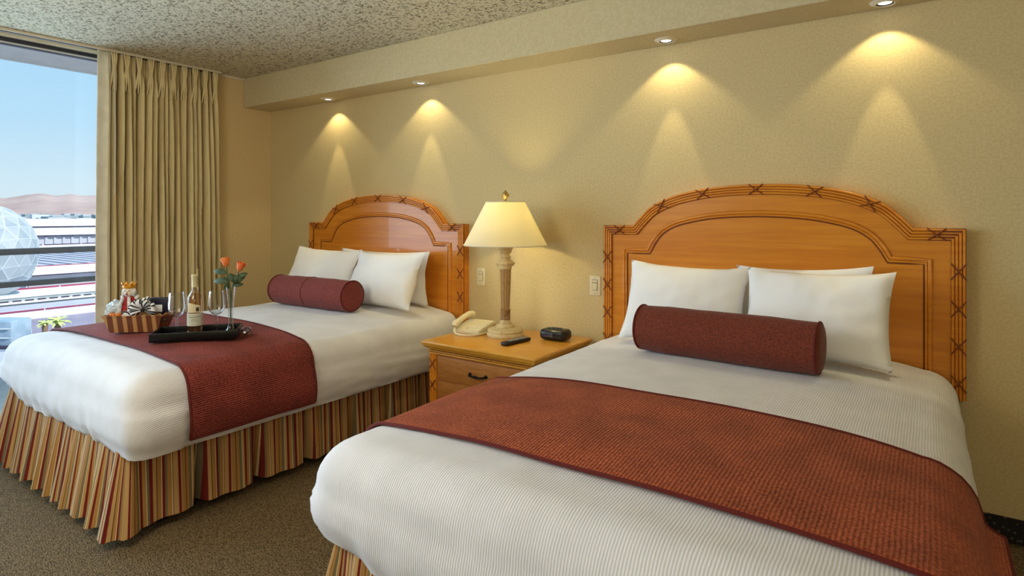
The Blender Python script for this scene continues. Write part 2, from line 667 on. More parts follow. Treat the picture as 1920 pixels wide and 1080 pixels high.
def grid(bm, rows, uv=None, closed=False):
    """rows: list of lists of points; uv: same shape of (u, v)"""
    V = [[bm.verts.new(p) for p in r] for r in rows]
    lay = (bm.loops.layers.uv.get('UVMap') or bm.loops.layers.uv.new('UVMap')) if uv else None
    nr, nc = len(rows), len(rows[0])
    for i in range(nr - 1):
        for j in range(nc if closed else nc - 1):
            j2 = (j + 1) % nc
            f = bm.faces.new((V[i][j], V[i][j2], V[i + 1][j2], V[i + 1][j]))
            if uv:
                q = [uv[i][j], uv[i][j2], uv[i + 1][j2], uv[i + 1][j]]
                if closed and j2 == 0:
                    q[1], q[2] = uv[i][-1], uv[i + 1][-1]
                for lp, w in zip(f.loops, q):
                    lp[lay].uv = w
    return V


def prism(bm, outline, y0, y1):
    """outline in (x, z), extruded along y"""
    a = [bm.verts.new((x, y0, z)) for x, z in outline]
    b = [bm.verts.new((x, y1, z)) for x, z in outline]
    n = len(a)
    bm.faces.new(a)
    bm.faces.new(b[::-1])
    for i in range(n):
        bm.faces.new((a[i], a[(i + 1) % n], b[(i + 1) % n], b[i]))


def nz3(x, y, z, s=1.0):
    return noise.noise(Vector((x * s, y * s, z * s)))


def sm(a, b, x):
    t = max(0.0, min(1.0, (x - a) / (b - a)))
    return t * t * (3 - 2 * t)


def catmull(P, k=6):
    out = []
    n = len(P)
    for i in range(n - 1):
        p0, p1, p2, p3 = P[max(i - 1, 0)], P[i], P[i + 1], P[min(i + 2, n - 1)]
        for j in range(k):
            t = j / k
            out.append(tuple(0.5 * ((2 * b) + (-a + c) * t + (2 * a - 5 * b + 4 * c - d) * t * t + (-a + 3 * b - 3 * c + d) * t ** 3)
                             for a, b, c, d in zip(p0, p1, p2, p3)))
    out.append(tuple(P[-1]))
    return out


# ------------------------------------------------------------------ room shell
XL, YB, ZC = -4.90, 3.20, 2.54
XR, YF = 2.30, -2.60
SOF_Y, SOF_Z = 2.935, 2.29
bm = B(); box(bm, XL - .12, XR + .1, YF - .1, YB + .1, -.1, 0); struct('floor', bm, M['carpet'])
bm = B(); box(bm, XL - .12, XR + .1, YF - .1, YB + .1, ZC, ZC + .1); struct('ceiling', bm, M['popcorn'])
bm = B(); box(bm, XL - .12, XR + .1, YB, YB + .1, 0, ZC); struct('wall_back', bm, M['wall'])
bm = B(); box(bm, XR, XR + .1, YF, YB, 0, ZC); struct('wall_right', bm, M['wall'])
bm = B(); box(bm, XL, XR, YF - .1, YF, 0, ZC); struct('wall_front', bm, M['wall'])
WY0, WY1 = -2.2, 2.56
bm = B()
box(bm, XL - .12, XL, WY1, YB, 0, ZC)
box(bm, XL - .12, XL, YF, WY0, 0, ZC)
struct('wall_left', bm, M['wall_left'])
bm = B(); box(bm, XL, XR, SOF_Y, YB, SOF_Z, ZC, bev=.003, seg=1); struct('trim_1', bm, M['soffit_paint'])
bm = B(); box(bm, XL, XR, YB - .012, YB, 0, .102, bev=.002, seg=1); struct('baseboard_back', bm, M['carpetbase'])
bm = B(); box(bm, XL, XL + .012, WY1 + .02, YB - .012, 0, .102); struct('baseboard_left', bm, M['carpetbase'])
bm = B(); box(bm, YF and XR - .012, XR, YF, YB - .012, 0, .102); struct('baseboard_right', bm, M['carpetbase'])
# plaster line under the ceiling along the window wall
bm = B(); box(bm, XL, XL + .02, WY1, SOF_Y, ZC - .016, ZC); struct('trim_2', bm, M['white_trim'])

# window: head, sill, jambs, mullions and panes
win = tag(bpy.data.objects.new('window_1', None), kind='structure')
COL.objects.link(win)
def wpart(name, m, *b, **k):
    bm = B(); box(bm, *b, **k)
    return obj(name, bm, m, win, smooth=False)
wpart('lintel', M['white_trim'], XL - .10, XL + .01, WY0, WY1, 2.513, 2.54)
wpart('head_frame', M['dark_metal'], XL - .10, XL - .03, WY0, WY1, 2.488, 2.513, bev=.003)
wpart('head_bead', M['alu'], XL - .09, XL - .04, WY0, WY1, 2.476, 2.488)
wpart('head_gasket', M['dark_metal'], XL - .085, XL - .045, WY0, WY1, 2.471, 2.476)
wpart('sill', M['alu'], XL - .10, XL - .01, WY0, WY1, 0, .045, bev=.003)
wpart('jamb', M['alu'], XL - .10, XL - .03, WY0, WY0 + .05, .045, 2.471)
wpart('jamb', M['alu'], XL - .10, XL - .03, WY1 - .05, WY1, .045, 2.471)
wpart('mullion', M['alu'], XL - .09, XL - .04, .15, .20, .045, 2.471)
wpart('pane', M['pane'], XL - .068, XL - .062, WY0 + .05, .15, .045, 2.471)
wpart('pane', M['pane'], XL - .068, XL - .062, .20, WY1 - .05, .045, 2.471)

# ------------------------------------------------------------------ recessed downlights
def downlight(x, label):
    t = thing('recessed_downlight', label, 'ceiling light', (x, 3.095, SOF_Z), 0, 'downlights in the soffit')
    bm = B(); lathe(bm, [(.040, -.012), (.060, -.002), (.061, .0), (.036, .0), (.034, -.010), (.040, -.012)], 32, cap=False)
    obj('trim_ring', bm, M['white_trim'], t)
    bm = B(); lathe(bm, [(.036, -.001), (.0355, -.006), (.030, -.009), (.027, -.006)], 28, cap=False)
    obj('inner_ring', bm, M['handle'], t)
    bm = B(); lathe(bm, [(.001, -.008), (.020, -.0075), (.027, -.005)], 24, cap=False)
    obj('lens', bm, M['lens'], t)
    return t
DL = []
for x, lb in ((-3.955, 'recessed downlight in the soffit nearest the window corner'),
              (-2.94, 'recessed downlight in the soffit over the right shoulder of the far headboard'),
              (-1.15, 'recessed downlight in the soffit over the left half of the near headboard'),
              (-0.155, 'recessed downlight in the soffit over the right half of the near headboard')):
    t = downlight(x, lb)
    light('wide_beam', 'SPOT', (0, 0, -.02), 6.5, (1.0, .86, .50), parent=t, spot_size=R(104), spot_blend=.30, shadow_soft_size=.008)
    light('narrow_beam', 'SPOT', (0, 0, -.02), 14, (1.0, .86, .50), parent=t, spot_size=R(36), spot_blend=.35, shadow_soft_size=.008)

# ------------------------------------------------------------------ beds
HW = .81                                                            # half width of the made bed
FY, HY = 1.085, 3.13                                                 # foot and head
ZT, ZB = .685, .352                                               # edge height of the top; the middle is crowned
CROWN = .043


def contour(hw, y0, y1, rc, step=.025):
    """open U-shaped contour: from head-left down the left side, round the foot, up the right side. (x, y, nx, ny, s)"""
    pts = []
    def seg(p, q, n):
        L = math.dist(p, q)
        k = max(1, int(round(L / step)))
        for i in range(k):
            t = i / k
            pts.append((p[0] + (q[0] - p[0]) * t, p[1] + (q[1] - p[1]) * t, n[0], n[1]))
    def arc(c, a0, a1, k=10):
        for i in range(k):
            a = a0 + (a1 - a0) * i / k
            g = (abs(math.cos(a)) ** 3.4 + abs(math.sin(a)) ** 3.4) ** (-1 / 3.4)
            pts.append((c[0] + rc * g * math.cos(a), c[1] + rc * g * math.sin(a), g * math.cos(a), g * math.sin(a)))
    seg((-hw, y1), (-hw, y0 + rc), (-1, 0))
    arc((-hw + rc, y0 + rc), PI, 1.5 * PI)
    seg((-hw + rc, y0), (hw - rc, y0), (0, -1))
    arc((hw - rc, y0 + rc), 1.5 * PI, 2 * PI)
    seg((hw, y0 + rc), (hw, y1), (1, 0))
    pts.append((hw, y1, 1, 0))
    return pts


RX, RZ, RCN = .12, .125, .05


def crown_at(xl, y=9):
    q = min(1, abs(xl) / (HW - RX))
    return CROWN * (1 - q ** 3.2) * (.35 + .65 * sm(FY + RX, FY + RX + .35, y))


def hem_lift(x, y, foot):
    # the coverlet is tucked up over the foot and highest at the left corner
    near = sm(FY + .42, FY + .12, y)
    return near * (.022 * (1 - sm(.45, .75, x)) + .055 * sm(.40, .68, -x))


def coverlet_bm(seed):
    bm = B()
    rows, uvs = [], []
    # top: rings that shrink toward the bed's centre line
    inner = HW - RX
    ds = [inner * k / 22 for k in range(22, 0, -1)]
    prof = [('t', d) for d in ds]
    prof += [('r', R(a)) for a in (0, 11, 22, 33, 44, 55, 66, 77, 90)]
    zs = ZT - RZ
    prof += [('s', k / 12) for k in range(1, 13)]
    prof += [('b', 0), ('b', 1)]
    base = contour(inner, FY + RX, HY, RCN)
    n = len(base)
    for kind, q in prof:
        row, uvr = [], []
        for (x, y, nx, ny) in base:
            if kind == 't':
                f = q / inner
                px, py = x * (1 - f), y + (HY - y) * 0 + (max(0, (FY + RX + inner) - y)) * f
                if ny == 0 and y > FY + RX + inner:
                    py = y
                pz, L = ZT, 0
            elif kind == 'r':
                L = q * (RX + RZ) / 2
                q0 = q
                px, py = x + nx * RX * math.sin(q), y + ny * RX * math.sin(q)
                pz = ZT - RZ * (1 - math.cos(q))
            elif kind == 's':
                L = .19 + q * (zs - ZB)
                bul = .020 * math.sin(PI * q) - .012 * q
                foot = max(0, -ny)
                gather = foot * .010 * q * q * math.sin(x * 46 + 3 * nz3(x, seed, 0, 4)) * (0.5 + nz3(x, 0, seed, 6))
                gather += foot * .009 * q * nz3(x + seed, q * 1.2, 5, 3.2)
                side = abs(nx) * .006 * nz3(0, y + seed, q * 2, 5)
                # tucked corner fold a hand's width behind the foot
                fold = abs(nx) * .016 * (1 - sm(FY + .20, FY + .225, y)) * sm(.0, .35, q) if nx > .5 else 0
                o = RX + bul + gather + side + fold
                px, py = x + nx * o, y + ny * o
                hem = ZB + hem_lift(x, y, foot)
                pz = zs + (hem - zs) * q + foot * .012 * q * nz3(x, seed, 3, 5)
            else:
                L = .19 + zs - ZB + .03 * (q + 1)
                o = RX - .03 - .10 * q
                px, py = x + nx * o, y + ny * o
                pz = ZB + hem_lift(x, y, max(0, -ny)) - .004 + .01 * q
            # soft rolling of the quilted top
            crown = crown_at(px, py)
            w = .006 * nz3(px + seed, py, 0, 2.6) + .0025 * nz3(px, py + seed, 1, 9)
            if kind in 'tr':
                pz += (crown + w) * (1 if kind == 't' else math.cos(q))
            row.append((px, py, pz))
            uvr.append((x + nx * L if kind != 't' else px, y + ny * L if kind != 't' else py))
        rows.append(row)
        uvs.append(uvr)
    grid(bm, rows, uvs)
    bmesh.ops.remove_doubles(bm, verts=bm.verts[:], dist=.0004)
    return bm


def skirt_bm(seed):
    rng = random.Random(seed)
    hw, y0, y1 = HW - .115, FY + .03, HY
    base = contour(hw, y0, y1, .05, .011)
    s = 0
    ss = [0]
    for a, b in zip(base, base[1:]):
        s += math.dist((a[0] + .06 * a[2], a[1] + .06 * a[3]), (b[0] + .06 * b[2], b[1] + .06 * b[3])) * (1 + .75 * max(0, -a[3]))
        ss.append(s)
    rows, uvs = [], []
    K = 9
    ph = [rng.uniform(0, 6.28) for _ in range(4)]
    for i in range(K + 1):
        t = i / K
        row, uvr = [], []
        arc_u = 0
        prev = None
        for (x, y, nx, ny), s in zip(base, ss):
            foot = max(0, -ny)
            ruff = .021 * math.sin(s * 2 * PI / .225 + ph[0] + 1.3 * math.sin(s * 5 + ph[1])) + .007 * math.sin(s * 2 * PI / .105 + ph[2] + 1.2 * math.sin(s * 8 + ph[3]))
            ruff *= foot * (.22 + .95 * t)
            sd = abs(nx)
            yy = (y - (FY + .335)) / .29
            fr = abs(yy - round(yy)) * .29                           # metres to the nearest inverted pleat
            pl = -(.018 + .075 * t) * (1 - sm(.004, .012 + .018 * t, fr)) * sd * (1 if y > FY + .1 else 0)
            flare = t * (.06 * foot + .018 * sd + .03 * min(1, 2 * foot * sd))
            wav = sd * .008 * t * math.sin(y * 2 * PI / .145 + ph[1])
            o = ruff + pl + flare + wav
            px, py = x + nx * o, y + ny * o
            pz = ZB + .09 + (.028 - ZB - .078) * t + .006 * t * nz3(s, seed, 0, 7)
            if i == 0:
                pass
            row.append((px, py, pz))
            # the stripes follow the cloth: gathered cloth shows more of its pattern
            uvr.append((s, t * .3))
        rows.append(row)
        uvs.append(uvr)
    bm = B()
    grid(bm, rows, uvs)
    return bm


CX_L, CX_R = -3.423, -.704


def make_bed(cx, label, seed):
    t = thing('bed', label, 'bed', (cx, 0, 0))
    bm = B(); box(bm, -HW + .22, HW - .22, FY + .14, HY, .10, ZB + .015, bev=.01)
    obj('box_spring', bm, M['dark_base'], t)
    obj('coverlet', coverlet_bm(seed), M['coverlet'], t, angle=60)
    obj('bed_skirt', skirt_bm(seed + 3), M['skirt'], t, angle=80)
    bm = B()
    lathe(bm, [(.03, 0), (.03, .10)], 12)
    leg0 = bm
    for k, (x, y) in enumerate(((-.62, FY + .2), (.62, FY + .2), (-.62, HY - .2), (.62, HY - .2))):
        b2 = B(); lathe(b2, [(.03, 0), (.03, .10)], 12, (x, y, 0))
        obj('leg', b2, M['dark_base'], t)
    leg0.free()
    return t


make_bed(CX_L, 'bed by the window, white coverlet over a striped ruffled skirt, carrying the tray', 1)
make_bed(CX_R, 'bed nearest the camera, white ribbed coverlet, filling the right foreground', 12)


def runner_bm(y0, y1, hem_l, hem_r, flare_r, seed, lift=.006):
    # cross-section from the left hem over the top to the right hem: (x, z, n, arc)
    P = []
    zs = ZT - RZ
    def side(sgn, hem, fl):
        out = []
        k = 12
        for i in range(k + 1):
            q = i / k
            z = hem + (zs - hem) * q
            qq = (zs - z) / (zs - ZB)
            x = HW + .020 * math.sin(PI * qq) + lift + .004 + fl * (1 - q) ** 2
            out.append((sgn * x, z))
        for a in (78, 66, 54, 42, 30, 18, 8):
            th = R(a)
            x = HW - RX + (RX + lift) * math.sin(th)
            z = ZT - RZ + (RZ + lift) * math.cos(th) + .003
            out.append((sgn * x, z))
        return out
    left = side(-1, hem_l, .0)
    right = side(1, hem_r, flare_r)
    mid = [(-(HW - RX) + 2 * (HW - RX) * i / 44, None) for i in range(45)]
    for x, z in left:
        P.append((x, z, abs(z - ZT) / (ZT - ZB)))
    for x, _ in mid:
        P.append((x, ZT + lift + .003, 0))
    for x, z in right[::-1]:
        P.append((x, z, 0))
    rows, uvs = [], []
    ny = 26
    for j in range(ny + 1):
        y = y0 + (y1 - y0) * j / ny
        row, uvr = [], []
        s = 0
        prev = None
        for (x, z, _) in P:
            crown = crown_at(x, y)
            up = max(0, min(1, (z - (ZT - .03)) / .03))
            edge = .0
            w = .006 * nz3(x + seed, y, 0, 2.6)
            hang = 1 - sm(ZB, ZT - .1, z)
            yy = y + .006 * nz3(x, z, seed, 3)
            xx = x + hang * .006 * nz3(y, seed, 2, 5) * (1 if x > 0 else -1)
            p = (xx, yy, z + up * (crown + w + .002) + (0 if up > .5 else .002))
            if prev:
                s += math.dist(prev, (x, z))
            prev = (x, z)
            row.append(p)
            uvr.append((s, y))
        rows.append(row)
        uvs.append(uvr)
    return rows, uvs


def make_runner(cx, label, m, hem_l, hem_r, flare_r, seed):
    t = thing('bed_runner', label, 'bed runner', (cx, 0, 0))
    rows, uvs = runner_bm(1.315, 1.950, hem_l, hem_r, flare_r, seed)
    bm = B()
    grid(bm, rows, uvs)
    bmesh.ops.recalc_face_normals(bm, faces=bm.faces[:])
    r = obj('runner_cloth', bm, m, t, angle=70)
    sd = r.modifiers.new('thickness', 'SOLIDIFY')
    sd.thickness = .005
    sd.offset = 0
    for nm, row in (('hem', rows[0]), ('hem', rows[-1])):
        b2 = B()
        tube(b2, [Vector(p) + Vector((0, 0, .001)) for p in row], .0055, 6)
        obj(nm, b2, M['piping'], t)
    for k in (0, -1):
        b2 = B()
        tube(b2, [Vector(rw[k]) for rw in rows], .005, 6)
        obj('hem', b2, M['piping'], t)
    return t


make_runner(CX_L, 'daylit burgundy chenille runner across the bed with the tray on it', M['runner_left'], .385, .385, .0, 3)
make_runner(CX_R, 'rust chenille runner across the bed nearest the camera', M['runner'], .42, .53, .035, 9)


# ------------------------------------------------------------------ headboards
HALF = [(0, 1.506), (.137, 1.502), (.25, 1.491), (.35, 1.474), (.45, 1.446), (.545, 1.402), (.600, 1.354), (.632, 1.320), (.655, 1.294)]
BEAD = [(0, 1.366), (.142, 1.361), (.277, 1.346), (.415, 1.312), (.495, 1.266), (.540, 1.212), (.569, 1.160)]
HBW, HBZ0 = .836, .57


def mirror(h, tail):
    c = catmull(h, 6)
    r = c + tail
    l = [(-x, z) for x, z in r[::-1]]
    return l + r[1:]


def offset(poly, d):
    out = []
    n = len(poly)
    for i, p in enumerate(poly):
        a = poly[max(i - 1, 0)]
        b = poly[min(i + 1, n - 1)]
        v1 = Vector((p[0] - a[0], p[1] - a[1]))
        v2 = Vector((b[0] - p[0], b[1] - p[1]))
        if v1.length < 1e-9:
            v1 = v2
        if v2.length < 1e-9:
            v2 = v1
        n1 = Vector((v1.y, -v1.x)).normalized()
        n2 = Vector((v2.y, -v2.x)).normalized()
        bis = (n1 + n2)
        if bis.length < 1e-6:
            bis = n1
        bis.normalize()
        k = d / max(.45, bis.dot(n1))
        out.append((p[0] + bis.x * k, p[1] + bis.y * k))
    return out


OUTER = mirror(HALF, [(.70, 1.294), (HBW, 1.294), (HBW, 1.0), (HBW, HBZ0)])
INNER = mirror(BEAD, [(.64, 1.159), (.712, 1.159), (.712, .9), (.712, HBZ0)])
HY0 = 3.148                                                         # front face of the panel


def make_headboard(label):
    t = thing('headboard', label, 'headboard', (0, 0, 0))
    bm = B()
    prism(bm, offset(OUTER, .002), HY0, 3.198)
    obj('panel', bm, M['wood'], t, angle=30)
    # flat band that carries the reeds
    bm = B()
    a, b = OUTER, offset(OUTER, .052)
    rows = [[(x, HY0, z) for x, z in a], [(x, HY0 - .007, z) for x, z in a], [(x, HY0 - .007, z) for x, z in b], [(x, HY0 + .001, z) for x, z in b]]
    grid(bm, rows)
    obj('edge_band', bm, M['wood_line'], t, angle=30)
    for d in (.0068, .0195, .0322, .0449):
        bm = B()
        tube(bm, [(x, HY0 - .0075, z) for x, z in offset(OUTER, d)], .0060, 8)
        obj('reed', bm, M['wood'], t, angle=60)
    for d, r in ((0, .009), (.014, .0055)):
        bm = B()
        tube(bm, [(x, HY0 - .001, z) for x, z in offset(INNER, d)], r, 10)
        obj('inner_bead', bm, M['wood'], t, angle=60)
    bm = B()
    tube(bm, [(x, HY0 + .001, z) for x, z in offset(INNER, .0225)], .004, 6)
    obj('bead_groove', bm, M['wood_line'], t, angle=60)
    # crossed ties over the reeds
    mid = offset(OUTER, .026)
    spots = []
    for (sx, sz) in ((.735, 1.274), (.500, 1.415), (.260, 1.462)):
        spots += [(sx, sz), (-sx, sz)]
    spots += [(0, 1.480)]
    for z in (1.112, .954, .796, .640):
        spots += [(.810, z), (-.810, z)]
    for (x, z) in spots:
        i = min(range(1, len(mid) - 1), key=lambda k: (mid[k][0] - x) ** 2 + (mid[k][1] - z) ** 2)
        if abs(x) > .8:
            tx, tz, cx_, cz_ = 0, 1, x, z
        elif abs(x) > .7:
            tx, tz, cx_, cz_ = 1, 0, x, 1.268
        else:
            v = Vector((mid[i + 1][0] - mid[i - 1][0], mid[i + 1][1] - mid[i - 1][1])).normalized()
            tx, tz, cx_, cz_ = v.x, v.y, mid[i][0], mid[i][1]
        bm = B()
        for sg in (-1, 1):
            pts = []
            for q in (-1, -.5, 0, .5, 1):
                a = .034 * q
                n_ = .026 * q * sg
                pts.append((cx_ + tx * a - tz * n_, HY0 - .0145 + .002 * abs(q) - (.002 if sg > 0 else 0), cz_ + tz * a + tx * n_))
            tube(bm, pts, .0034, 6)
        obj('cross_tie', bm, M['wood_line'], t)
    return t


h1 = make_headboard('arched honey wood headboard behind the bed by the window')
h1.location = (CX_L, 0, 0)
h2 = copy_tree(h1)
h2['label'] = 'arched honey wood headboard behind the bed nearest the camera'
h2.location = (CX_R, 0, 0)
for h in (h1, h2):
    h['group'] = 'headboards on the back wall'


# ------------------------------------------------------------------ pillows and bolsters
def pillow(label, x, y, z, w, h, th, lean, roll=0.0, yaw=0.0, seed=0, plump=1.0):
    """a stuffed pillow: width along x, height up, leaning back; origin at the middle of its lower edge"""
    bm = B()
    nu, nv = 30, 22
    for sgn in (1, -1):
        rows = []
        for j in range(nv + 1):
            v = -1 + 2 * j / nv
            row = []
            for i in range(nu + 1):
                u = -1 + 2 * i / nu
                # pinched sides and pointed corners
                px = u * w / 2 * (1 - .055 * (1 - v * v) * 1.0) * (1 + .02 * abs(v) ** 3)
                pz = v * h / 2 * (1 - .085 * (1 - u * u)) * (1 + .03 * abs(u) ** 3)
                prof = max(0, (1 - u ** 2)) ** .46 * max(0, (1 - v ** 2)) ** .46
                prof *= (1 - .22 * v)                               # the stuffing sinks
                d = th / 2 * prof * plump
                wr = .012 * nz3(px * 1.0 + seed, pz, sgn, 6) + .005 * nz3(px, pz + seed, sgn, 18)
                edge = (abs(u) ** 4 + abs(v) ** 4)
                wr += .009 * min(1, edge) * nz3(px + seed, pz, 2 + sgn, 13) * (1 if prof > .02 else 0)
                rip = .010 * max(abs(u), abs(v)) ** 6 * nz3(px * 1.3, pz * 1.3, seed, 9)
                row.append((px, -sgn * (d + wr * min(1, prof * 3)) + rip, pz + h / 2))
            rows.append(row)
        grid(bm, rows)
    bmesh.ops.remove_doubles(bm, verts=bm.verts[:], dist=.0005)
    o = obj('pillow', bm, M['pillow'], None, angle=80)
    o.rotation_euler = (R(-lean), R(roll), R(yaw))
    o.location = (x, y, z)
    tag(o, label, 'pillow')
    return o


PG = 'white pillows against the headboards'
LB, RB = 'the bed by the window', 'the bed nearest the camera'
for p in (
    pillow('wide white rear pillow of %s, left tip showing' % LB, -3.30, 3.06, ZT + .040, .91, .37, .115, 2, 0, 0, 11),
    pillow('white front left pillow leaning on %s' % LB, -3.755, 2.80, ZT + .045, .675, .40, .165, 22, 1.0, 4, 13),
    pillow('white front right pillow leaning on %s' % LB, -3.075, 2.785, ZT + .045, .675, .395, .17, 22, -1.0, -3, 14),
    pillow('half hidden white rear left pillow of %s' % RB, -.985, 3.06, ZT + .040, .575, .345, .115, 2, 0, 0, 31),
    pillow('white rear right pillow of %s, top corner showing' % RB, -.475, 3.06, ZT + .040, .575, .385, .115, 2, -2, 0, 32),
    pillow('white front left pillow leaning on %s' % RB, -.985, 2.80, ZT + .045, .585, .405, .165, 22, 1.5, 3, 33),
    pillow('white front right pillow leaning on %s' % RB, -.407, 2.785, ZT + .045, .585, .405, .17, 22, -1.0, -4, 34)):
    p['group'] = PG


def bolster(label, x, y, L, r, yaw, m, seam=False):
    t = thing('bolster', label, 'bolster', (x, y, ZT + CROWN + .004 + r), R(yaw), 'bolsters on the beds')
    bm = B()
    prof = []
    for i in range(25):
        q = -1 + 2 * i / 24
        rr = r * (1 - .05 * abs(q) ** 3) + .003 * nz3(q, x, 0, 5)
        if abs(q) == 1:
            rr = r * .955
        prof.append((rr, q * L / 2))
    lathe(bm, prof, 40, cap=False)
    for v in bm.verts:
        v.co = Vector((v.co.z, v.co.x, v.co.y))
        v.co.z -= .006 * (1 if v.co.z < -r * .8 else 0)
    obj('bolster_body', bm, m, t, angle=60)
    for s in (-1, 1):
        bm = B()
        lathe(bm, [(r * .95, 0), (r * .85, .010), (r * .5, .015), (.002, .013)], 36, cap=False)
        for v in bm.verts:
            v.co = Vector((s * (v.co.z + L / 2), v.co.x, v.co.y))
        obj('end_cap', bm, m, t, angle=60)
        bm = B()
        tube(bm, [(s * L / 2, r * .965 * math.cos(a), r * .965 * math.sin(a)) for a in [2 * PI * k / 40 for k in range(40)]], .0048, 6, closed=True)
        obj('piping', bm, M['piping'], t)
    if seam:
        bm = B()
        tube(bm, [(-.02, (r + .001) * math.cos(a), (r + .001) * math.sin(a)) for a in [2 * PI * k / 40 for k in range(40)]], .002, 5, closed=True)
        obj('seam', bm, M['piping'], t)
    return t


bolster('burgundy bolster with a middle seam, on the bed by the window', -3.41, 2.555, .74, .10, 2, M['bolster_left'], True)
bolster('rust bolster on the bed nearest the camera', -.715, 2.60, .74, .103, -3, M['bolster'])

# ------------------------------------------------------------------ nightstand
NX0, NX1, NY0, NY1, NZ = -2.396, -1.617, 2.52, 3.15, .63
nc = ((NX0 + NX1) / 2, (NY0 + NY1) / 2)
ns = thing('nightstand', 'honey wood nightstand with rope moulding, between the two beds', 'nightstand', (nc[0], nc[1], 0))
hw_, hd_ = (NX1 - NX0) / 2, (NY1 - NY0) / 2
bm = B()
box(bm, -hw_, hw_, -hd_, hd_, NZ - .016, NZ, bev=.005, seg=3)
obj('table_top', bm, M['wood_top'], ns)
bm = B()
# cove moulding under the top
def ringbox(dx):
    return [(-hw_ + dx, -hd_ + dx), (hw_ - dx, -hd_ + dx), (hw_ - dx, hd_ - .002), (-hw_ + dx, hd_ - .002)]
rows = []
for dx, z in ((.006, NZ - .016), (.008, NZ - .024), (.016, NZ - .034), (.028, NZ - .040), (.030, NZ - .046)):
    rows.append([(x, y, z) for x, y in ringbox(dx)])
grid(bm, rows, closed=True)
obj('cove_moulding', bm, M['wood_top'], ns)
bm = B()
box(bm, -hw_ + .045, hw_ - .045, -hd_ + .045, hd_ - .004, .07, NZ - .044)
obj('carcass', bm, M['wood_dark'], ns, smooth=False)
# rope moulding: slanted beads along the front and right and left sides
bm = B()
nb = 58
for k in range(nb):
    x = -hw_ + .035 + (2 * hw_ - .07) * (k + .5) / nb
    ball(bm, (x, -hd_ + .033, NZ - .057), .0085, .008, .0042, 8, 6, Matrix.Rotation(R(-48), 3, 'Y'))
for sx in (-1, 1):
    for k in range(40):
        y = -hd_ + .045 + (2 * hd_ - .07) * (k + .5) / 40
        ball(bm, (sx * (hw_ - .033), y, NZ - .057), .008, .0085, .0042, 8, 6, Matrix.Rotation(R(48), 3, 'X'))
rope = obj('rope_moulding', bm, M['wood_top'], ns)
rope['kind'] = 'stuff'
bm = B()
box(bm, -hw_ + .032, hw_ - .032, -hd_ + .032, hd_ - .004, NZ - .072, NZ - .064, bev=.002)
obj('lower_bead', bm, M['wood_top'], ns)
bm = B()
box(bm, -hw_ + .04, hw_ - .04, -hd_ + .04, hd_ - .004, NZ - .064, NZ - .044)
obj('rope_backing', bm, M['wood_line'], ns, smooth=False)
# reeded corner posts with crossed ties
for sx in (-1, 1):
    cx_ = sx * (hw_ - .062)
    bm = B()
    box(bm, cx_ - .026, cx_ + .026, -hd_ + .036, -hd_ + .09, .0, NZ - .072, bev=.002)
    post = obj('corner_post', bm, M['wood'], ns)
    for k in (-1, 0, 1):
        bm = B()
        tube(bm, [(cx_ + k * .015, -hd_ + .037, .03), (cx_ + k * .015, -hd_ + .037, NZ - .075)], .0062, 8)
        obj('reed', bm, M['wood'], post)
    for z in (.50, .38, .26, .14):
        bm = B()
        for s in (-1, 1):
            tube(bm, [(cx_ - .025, -hd_ + .031, z - s * .03), (cx_ + .025, -hd_ + .029, z + s * .03)], .003, 6)
        obj('cross_tie', bm, M['wood_line'], post)
for (z0, z1) in ((.415, .548), (.265, .405), (.115, .255)):
    bm = B()
    box(bm, -hw_ + .094, hw_ - .094, -hd_ + .038, -hd_ + .055, z0, z1, bev=.004)
    dr = obj('drawer', bm, M['wood_dark'], ns)
    zc = (z0 + z1) / 2 - .005
    bm = B()
    tube(bm, [(-.055, -hd_ + .036, zc + .004), (-.05, -hd_ + .020, zc), (-.02, -hd_ + .014, zc - .003), (0, -hd_ + .012, zc), (.02, -hd_ + .014, zc - .003), (.05, -hd_ + .020, zc), (.055, -hd_ + .036, zc + .004)],
         [.006, .006, .0055, .008, .0055, .006, .006], 8)
    for s in (-1, 1):
        ball(bm, (s * .055, -hd_ + .036, zc + .003), .011, .004, .011, 10, 8)
    obj('handle', bm, M['handle'], dr)
bm = B()
box(bm, -hw_ + .05, hw_ - .05, -hd_ + .05, hd_ - .01, 0, .07)
obj('plinth', bm, M['wood'], ns, smooth=False)

# ------------------------------------------------------------------ table lamp
LX, LY = -2.078, 2.915
lp = thing('table_lamp', 'cream fluted column table lamp, lit, with a white cone shade on the nightstand', 'lamp', (LX, LY, NZ))
bm = B()
lathe(bm, [(.108, 0), (.112, .006), (.112, .014), (.106, .020), (.104, .026), (.108, .034), (.104, .042), (.080, .050), (.062, .054)], 48)
obj('base', bm, M['lampbody'], lp)
bm = B()
lathe(bm, [(.056, .052), (.056, .060), (.050, .066), (.040, .070), (.034, .074), (.036, .080), (.028, .086), (.026, .10)], 32,
      flute=lambda a, r, z: r * (1 + (.03 * math.cos(a * 16) if r > .045 else 0)))
obj('foot_ring', bm, M['lampbody'], lp)
bm = B()
lathe(bm, [(.0265, .096), (.031, .100), (.028, .106), (.028, .150), (.032, .156), (.029, .160)], 32,
      flute=lambda a, r, z: r * (1 + (.06 * math.sin(a * 8 + z * 160) if .106 <= z <= .15 else 0)))
obj('lower_sleeve', bm, M['lampdark'], lp)
bm = B()
lathe(bm, [(.026 + .009 * q / 10, .158 + .245 * q / 10) for q in range(11)], 96, flute=lambda a, r, z: r * (1 - .16 * max(0, math.cos(a * 11))))
obj('fluted_column', bm, M['lampcol'], lp)
bm = B()
lathe(bm, [(.035, .400), (.040, .406), (.037, .412), (.040, .424), (.050, .434), (.046, .444), (.036, .450), (.030, .456)], 40,
      flute=lambda a, r, z: r * (1 + (.05 * abs(math.sin(a * 6)) if z > .42 else 0)))
